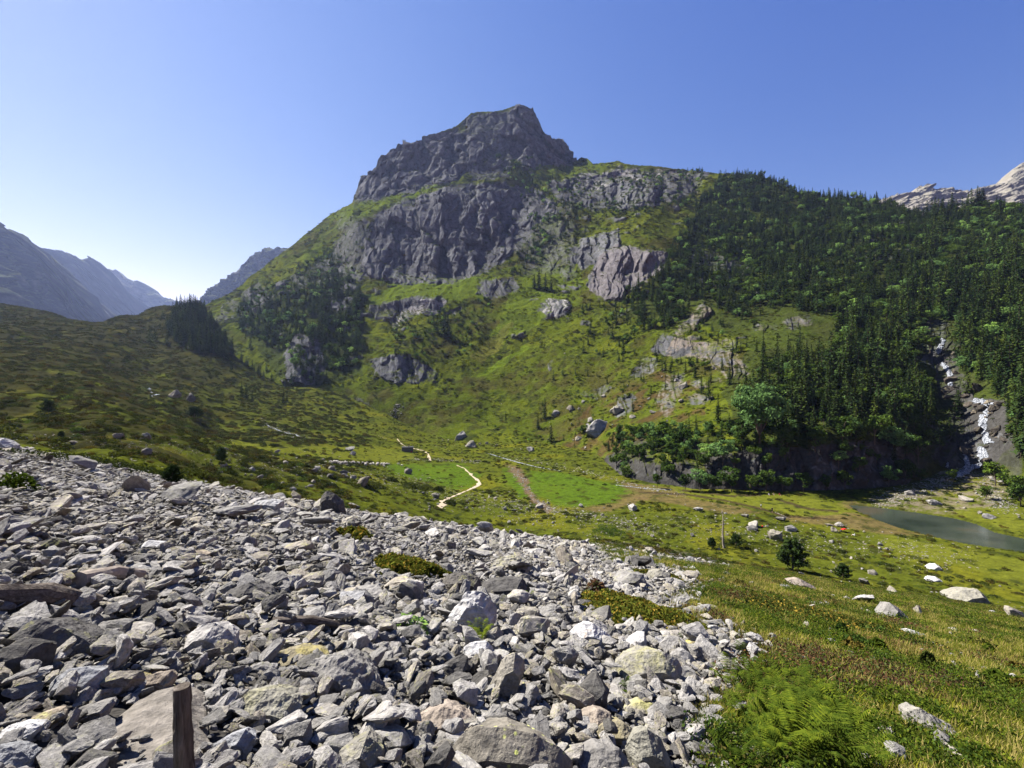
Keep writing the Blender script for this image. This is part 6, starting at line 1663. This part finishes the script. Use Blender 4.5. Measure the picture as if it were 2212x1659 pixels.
SHEEP = skinned('sheep', sj, se, sr, [WOOL, FACE], lambda c: 1 if (c.x > 0.5 or c.z < 0.34) else 0)
sj2 = list(sj); sj2[3], sj2[4], sj2[5], sj2[17], sj2[18] = (0.46, 0, 0.58), (0.60, 0, 0.38), (0.66, 0, 0.22), (0.62, 0.11, 0.42), (0.62, -0.11, 0.42)
GRAZER = skinned('sheep', sj2, se, sr, [WOOL, FACE], lambda c: 1 if (c.x > 0.55 or c.z < 0.30) else 0)
r = np.random.default_rng(6)
spots = []
for k in range(52):
    t = r.random() ** 0.8
    spots.append((702 + 138 * t + r.normal() * 2, 999.5 + 5.0 * t + abs(r.normal()) * 1.6))
spots.sort()
for k, (a, b) in enumerate(spots):
    x, y, z = ground_hit(a, b)
    o = link('sheep', GRAZER if r.random() < 0.7 else SHEEP, None, (x, y, z), (0, 0, r.uniform(0, 6.28)), (1.25, 1.25, 1.25) if k % 5 else (1.0, 1.0, 1.0))
    tag(o, 'cream sheep bunched in the flock on the pasture below the hut', 'sheep', 'flock of sheep on the pasture')
for a, b, lb in ((861, 1005, 'lone cream sheep on the bright green meadow apart from the flock'), (830, 1010, 'single sheep standing nearest, just below the flock'), (868, 1008, 'small pale sheep farthest out on the bright meadow')):
    x, y, z = ground_hit(a, b); tag(link('sheep', SHEEP, None, (x, y, z), (0, 0, r.uniform(0, 6.28)), (1.2, 1.2, 1.2)), lb, 'sheep')

STONEW = plain_mat('hut stone', (0.17, 0.155, 0.135), 0.95, 0.35, 3.0, 0.08); ROOFM = plain_mat('hut roof', (0.07, 0.07, 0.072), 0.8, 0.2, 3.0, 0.02)
DOORM = plain_mat('hut door', (0.06, 0.04, 0.025), 0.8, 0.2, 8)
def box_mesh(name, sx, sy, sz, mat, z0=0.0, bev=0.0):
    bm = bmesh.new(); bmesh.ops.create_cube(bm, size=1.0)
    bmesh.ops.scale(bm, vec=(sx, sy, sz), verts=bm.verts); bmesh.ops.translate(bm, vec=(0, 0, z0 + sz / 2), verts=bm.verts)
    if bev: bmesh.ops.bevel(bm, geom=list(bm.edges), offset=bev, segments=2, affect='EDGES')
    me = bpy.data.meshes.new(name); bm.to_mesh(me); bm.free(); me.materials.append(mat); return me
x, y, z = ground_hit(879, 976)
e = empty('stone_hut', (x, y + 2.0, z), 0.12); tag(e, 'small flat-roofed stone hut on the pasture beside the footpath', 'hut')
link('wall', box_mesh('wall', 6.4, 4.2, 3.0, STONEW, -0.5, 0.06), e)
rf = link('roof', box_mesh('roof', 6.9, 4.7, 0.22, ROOFM, 0, 0.03), e, (0, 0, 2.503))
link('chimney', box_mesh('chimney', 0.6, 0.6, 0.75, STONEW, 0, 0.04), rf, (0.7, 0.5, 0.222))
link('door', box_mesh('door', 0.09, 0.9, 1.8, DOORM, 0, 0.01), e, (3.222, -0.4, 0.05))
x, y, z = ground_hit(889, 977); tag(link('rucksack', hull_mesh('rucksack', block_pts(np.random.default_rng(3), 30, (0.9, 0.6, 0.9), 4), [CLOTH['red']], 2, 0.03, 3, 1.0), None, (x, y, z + 0.35)), 'red rucksack-like bundle left at the corner of the stone hut', 'bundle')

# post, logs, dead tree
def wood_piece(name, path, radii, mat, label, cat, seed, sides=12, knob=0.18, flat=1.0):
    path = [Vector(p) for p in path]; org = path[0].copy()
    pp, rr = [], []
    m_ = 22
    for i in range(m_ + 1):
        t = i / m_ * (len(path) - 1); k = min(int(t), len(path) - 2); f = t - k
        pp.append(path[k].lerp(path[k + 1], f) - org); rr.append(radii[k] * (1 - f) + radii[k + 1] * f)
    V, F = tube(pp, rr, sides); nv = sides * (m_ + 1)
    cen = np.repeat(np.array(pp), sides, 0); d = V[:nv] - cen
    ang = np.tile(np.arange(sides), m_ + 1) / sides * 6.283; ln = np.repeat(np.arange(m_ + 1), sides) / m_
    k1 = 1 + knob * (fbm(np.cos(ang) * 1.6, np.sin(ang) * 1.6, ln * 5, 3, seed) * 1.6 + 0.7 * (ridged(np.cos(ang) * 3, np.sin(ang) * 3, ln * 1.2, 2, seed + 3) - 0.5))
    V[:nv] = cen + d * k1[:, None]
    o = link(name, mesh_from(name, V, tri_clean(F), [mat], None, False), None, org); return tag(o, label, cat)
m, n_, l_, b_ = new_mat('weathered wood')
tcw = n_.new('ShaderNodeTexCoord').outputs['Object']; mp = n_.new('ShaderNodeMapping'); mp.inputs['Scale'].default_value = (30, 30, 3.0); l_.new(tcw, mp.inputs[0])
fw = noise(n_, l_, mp.outputs[0], 1.5, 6, 0.65, 0.6); l_.new(ramp(n_, l_, fw, [(0.3, (0.035, 0.028, 0.022)), (0.55, (0.10, 0.085, 0.07)), (0.75, (0.19, 0.165, 0.14))]), b_.inputs['Base Color']); bump(n_, l_, fw, b_, 0.8, 0.02); WOOD = m
WOOD_L = m.copy(); WOOD_L.name = 'lying weathered wood'
for q_ in WOOD_L.node_tree.nodes:
    if q_.type == 'MAPPING': q_.inputs['Scale'].default_value = (3.0, 30, 30)
Yp = 2.12
def at(u, v, Y): return ((u - UC) / FPX * Y, Y, ZC + (VC - v) / FPX * Y)
wood_piece('wooden_post', [at(401, 1760, Yp), at(396, 1600, Yp), at(392, 1483, Yp)], [0.041, 0.037, 0.032], WOOD, 'weathered dark wooden post standing upright before the great tilted slab', 'post', 5, 14, 0.22)
def log(u0, v0, u1, v1, rad, label, seed, mat=WOOD_L, up=0.5):
    a = np.array(ground_hit(u0, v0)); b = np.array(ground_hit(u1, v1)); mid = 0.5 * (a + b)
    a[2] += rad * up + 0.08; b[2] += rad * up + 0.08; mid[2] = 0.5 * (a[2] + b[2]) + 0.05
    return wood_piece('log', [a, mid, b], [rad, rad * 0.95, rad * 0.7], mat, label, 'log', seed)
log(-20, 1322, 215, 1332, 0.10, 'long dark weathered log lying in the scree at the frame edge', 7)
log(172, 1278, 305, 1262, 0.085, 'barked grey log propped across stones on the scree', 8, BARK_P)
log(588, 1366, 755, 1374, 0.045, 'thin blackened branch lying across the mid scree', 9)
log(1213, 1205, 1262, 1226, 0.06, 'bleached stick lying among pale stones near the top of the scree', 10, BARK_P)
pt = ground_hit(1690, 1120); h_ = 1.2
tag(wood_piece('driftwood', [(pt[0] - 1.6, pt[1] + 1.2, pt[2] + 1.6), (pt[0], pt[1] - 0.4, pt[2] + 1.0), (pt[0] + 1.9, pt[1] - 1.2, pt[2] + 0.1)], [0.16, 0.14, 0.07], BARK_P, 'bleached driftwood trunk leaning on a boulder by the meadow', 'driftwood', 12), None)
x, y, z = ground_hit(1562, 1184); hh = 84 / FPX * y
e = empty('dead_tree', (x, y, z)); tag(e, 'bare bleached dead tree trunk standing alone', 'dead tree')
V, F = tube([(0.02 * hh, 0, -0.03 * hh), (0.03 * hh, 0, 0.03 * hh), (0, 0, 0.12 * hh), (-0.01 * hh, 0, 0.4 * hh), (0.005 * hh, 0, 0.7 * hh), (-0.03 * hh, 0, hh)], [0.045 * hh, 0.036 * hh, 0.025 * hh, 0.02 * hh, 0.013 * hh, 0.003 * hh], 9)
link('trunk', mesh_from('trunk', V, tri_clean(F), [BARK_P], None, True), e)
r = np.random.default_rng(4)
for k in range(22):
    t = 0.25 + 0.72 * r.random(); a = r.uniform(0, 6.28); L = hh * (0.05 + 0.11 * r.random()) * (1.15 - t * 0.6)
    b0 = np.array([0, 0, t * hh]); b1 = b0 + np.array([math.cos(a), math.sin(a), r.uniform(-0.5, 0.5)]) * L * 0.6; b2 = b0 + np.array([math.cos(a + 0.3), math.sin(a + 0.3), r.uniform(-0.6, 0.6)]) * L
    V, F = tube([b0, b1, b2], [0.007 * hh, 0.0045 * hh, 0.001 * hh], 5); link('branch', mesh_from('branch', V, tri_clean(F), [BARK_P]), e)

# ================================================================== SINGLE PLANTS
mat_shrub(1608, 1790, 1226, 1270, FERN, 'bright green juniper carpet in front of the lone dark pine', 'shrub', 'juniper_shrub', 0.42, 7000, 0.10, 6)
mat_shrub(80, 130, 1046, 1078, FERN, 'solitary yellow-green bush on the upper scree', 'shrub', 'small_bush', 0.55, 420, 0.07, 7)
mat_shrub(630, 745, 1062, 1100, HEATH, 'dark heath cap growing round the tall black boulder', 'shrub', 'heath_shrub', 0.7, 4500, 0.09, 8)
mat_shrub(1540, 1660, 1158, 1190, HEATH, 'dark low bushes behind the dead tree', 'shrub', 'heath_shrub', 0.8, 4000, 0.12, 9)
mat_shrub(1280, 1350, 1128, 1160, LEAF, 'fresh green bush on the heath below the brown stream', 'shrub', 'green_bush', 1.0, 3000, 0.14, 10)
mat_shrub(1240, 1282, 918, 948, LEAF, 'round green bush next to the huge pale boulder on the knoll', 'shrub', 'green_bush', 4.2, 3000, 0.5, 11)
mat_shrub(785, 830, 1040, 1056, HEATH, 'dark shrub hugging the largest meadow boulder', 'shrub', 'heath_shrub', 1.5, 1500, 0.25, 12)
mat_shrub(868, 912, 1040, 1058, HEATH, 'rounded dark shrub above the lower bend of the footpath', 'shrub', 'heath_shrub', 1.6, 1500, 0.25, 13)
for k, (a, b, c, d) in enumerate(((838, 862, 1030, 1042), (905, 938, 1044, 1060), (940, 960, 1050, 1062), (960, 985, 1080, 1092), (560, 600, 1040, 1054), (690, 735, 1035, 1055))):
    tag(mat_shrub(a, b, c, d, HEATH, 'dark low shrub dotted over the pasture', 'shrub', 'pasture_shrub', 1.3, 1100, 0.24, 20 + k), None, None, 'dark shrubs on the pasture')

def fern(u, v, wpx, label, seed, n=14, hk=1.0, group=None):
    x, y, z = ground_hit(u, v); L = 0.62 * wpx / FPX * y
    V, F = fern_geo(seed, n, L); V[:, 2] *= hk
    o = link('fern', mesh_from('fern', V, F, [FERN]), None, (x, y, z)); tag(o, label, 'fern', group)
fern(1035, 1398, 84, 'lush fern clump between the notched boulder and the white block', 1, 22, 1.25)
fern(1017, 1404, 56, 'fern fronds at the foot of the white block beside the main clump', 2, 12)
fern(1142, 1297, 50, 'small green fern below the overhanging dark boulder', 3, 14)
r = np.random.default_rng(9)
for k in range(64):
    a, b = rand_in_view([(1570, 1490), (1660, 1450), (1760, 1480), (1850, 1560), (1860, 1690), (1580, 1690)], 1, r)[0]
    fern(a, b, r.uniform(95, 170) * (0.6 + 0.6 * (b - 1430) / 240), 'green fern in the thicket at the bottom edge beside the scree', 30 + k, int(r.integers(8, 13)), r.uniform(0.8, 1.2), 'ferns of the thicket at the bottom edge')
for k, (a, b) in enumerate(((1480, 1400), (1520, 1408), (1560, 1396), (1410, 1480), (1430, 1500), (1470, 1505), (1355, 1500), (1540, 1470))):
    fern(a, b, r.uniform(40, 70), 'low green tuft sprouting between stones at the scree edge', 90 + k, 9, 0.7, 'green tufts between stones at the scree edge')
# nettle-like herb on the scree
mat_shrub(855, 925, 1345, 1378, LEAF_P, 'sparse leafy herb growing between scree stones', 'plant', 'leafy_herb', 0.22, 150, 0.045, 15)
mat_shrub(1255, 1300, 1255, 1290, HEATHER, 'rusty dry herb beside the orange-flecked mat', 'plant', 'dry_herb', 0.4, 500, 0.06, 16)

sv_ = np.random.default_rng(31)
for k in range(44):
    a, b = rand_in_view([(1560, 1225), (1850, 1215), (2212, 1240), (2212, 1520), (2000, 1480), (1760, 1400), (1640, 1350)], 1, sv_)[0]
    wd_ = (18 + 46 * sv_.random() ** 1.5) * (0.6 + 0.9 * (b - 1215) / 280); ht_ = wd_ * 0.3
    o = mat_shrub(a - wd_ / 2, a + wd_ / 2, b - ht_, b, (LEAF, HEATH, FERN, HEATHB)[k % 4], ('fresh green', 'dark', 'yellow-green', 'brownish')[k % 4] + ' dwarf shrub cushion on the grassy slope', 'shrub', 'dwarf_shrub', 0.16 + 0.2 * sv_.random(), 700, 0.06, 60 + k, 1.7, False)
    tag(o, None, None, ('fresh green', 'dark', 'yellow-green', 'brownish')[k % 4] + ' dwarf shrubs on the grassy slope')

def bushy_pine(u, v, hpx, wpx, label, seed):
    x, y, z = ground_hit(u, v); h = hpx / FPX * y; w_ = wpx / FPX * y
    r_ = np.random.default_rng(seed); C, S, U = [], [], []
    e = empty('young_pine', (x, y, z)); tag(e, label, 'pine')
    mb = MB(); tv, tf = tube([(0, 0, -0.05 * h), (0.02 * h, 0, 0.5 * h), (0, 0, 0.95 * h)], [0.03 * h, 0.02 * h, 0.004 * h], 7); mb.add(tv, tri_clean(tf))
    for k in range(46):
        t = 0.06 + 0.9 * (k / 46); a = k * 2.4 + r_.normal() * 0.3
        L = 0.5 * w_ * (1 - 0.75 * t ** 1.6) * (0.7 + 0.5 * r_.random()); dr = np.array([math.cos(a), math.sin(a), 0.55])
        b0 = np.array([0, 0, t * h * 0.9]); b1 = b0 + dr * L
        bv, bf = tube([b0, b0 + dr * L * 0.5 - np.array([0, 0, 0.05 * L]), b1], [0.008 * h, 0.005 * h, 0.002 * h], 4); mb.add(bv, tri_clean(bf))
        for j in range(7):
            q = 0.35 + 0.65 * j / 6; c = b0 + dr * L * q
            nn = 16
            d = r_.normal(size=(nn, 3)); d /= np.linalg.norm(d, axis=1, keepdims=True)
            C.append(c + d * 0.045 * h * (0.5 + r_.random((nn, 1)))); U.append(d); S.append(np.full(nn, 0.032 * h))
    C = np.concatenate(C); U = np.concatenate(U); S = np.concatenate(S)
    V, F = quads(C, S, 0.5, r_, U, 2.6)
    link('crown', mesh_from('crown', V, F, [NEEDLE_B]), e); link('trunk', mb.mesh('trunk', [BARK], True), e)
bushy_pine(1712, 1232, 74, 58, 'lone dark bushy pine on the slope above the lake', 3)
bushy_pine(1821, 1252, 36, 34, 'small dark round pine to the lake side of the lone pine', 4)
bushy_pine(372, 1048, 46, 40, 'dark little pine on the upper rim of the scree', 5)
bushy_pine(1538, 1184, 24, 20, 'tiny dark pine beside the dead tree', 6)
bushy_pine(1590, 1182, 30, 30, 'low dark pine just behind the dead tree', 7)
bushy_pine(104, 894, 32, 30, 'lone dark tree on the heath at the frame edge', 8)
bushy_pine(132, 948, 18, 14, 'small dark conifer on the heath above the scree rim', 9)
bushy_pine(478, 998, 34, 24, 'loose green young tree on the pasture between boulders', 10)
bushy_pine(420, 905, 26, 40, 'grey-green bush on the heath under the hillock', 11)
# ---- the air: one closed box of thin haze
hb = bmesh.new(); bmesh.ops.create_cube(hb, size=1.0)
hme = bpy.data.meshes.new('haze'); hb.to_mesh(hme); hb.free()
hm = bpy.data.materials.new('haze'); hm.use_nodes = True
hn = hm.node_tree.nodes; hl = hm.node_tree.links
hn.remove(hn['Principled BSDF'])
pv = hn.new('ShaderNodeVolumePrincipled')
pv.inputs['Color'].default_value = (0.45, 0.58, 1.0, 1)
pv.inputs['Density'].default_value = 0.36e-4
pv.inputs['Anisotropy'].default_value = 0.42
hl.new(pv.outputs[0], hn['Material Output'].inputs['Volume'])
hme.materials.append(hm)
lo_, hi_ = -8.0, 1320.0
hz = link('haze', hme, None, (0, 3200, 0.5 * (lo_ + hi_)), None, (13000, 7600, hi_ - lo_))
tag(hz, 'thin blue mountain haze filling the valley', None, None, 'stuff')
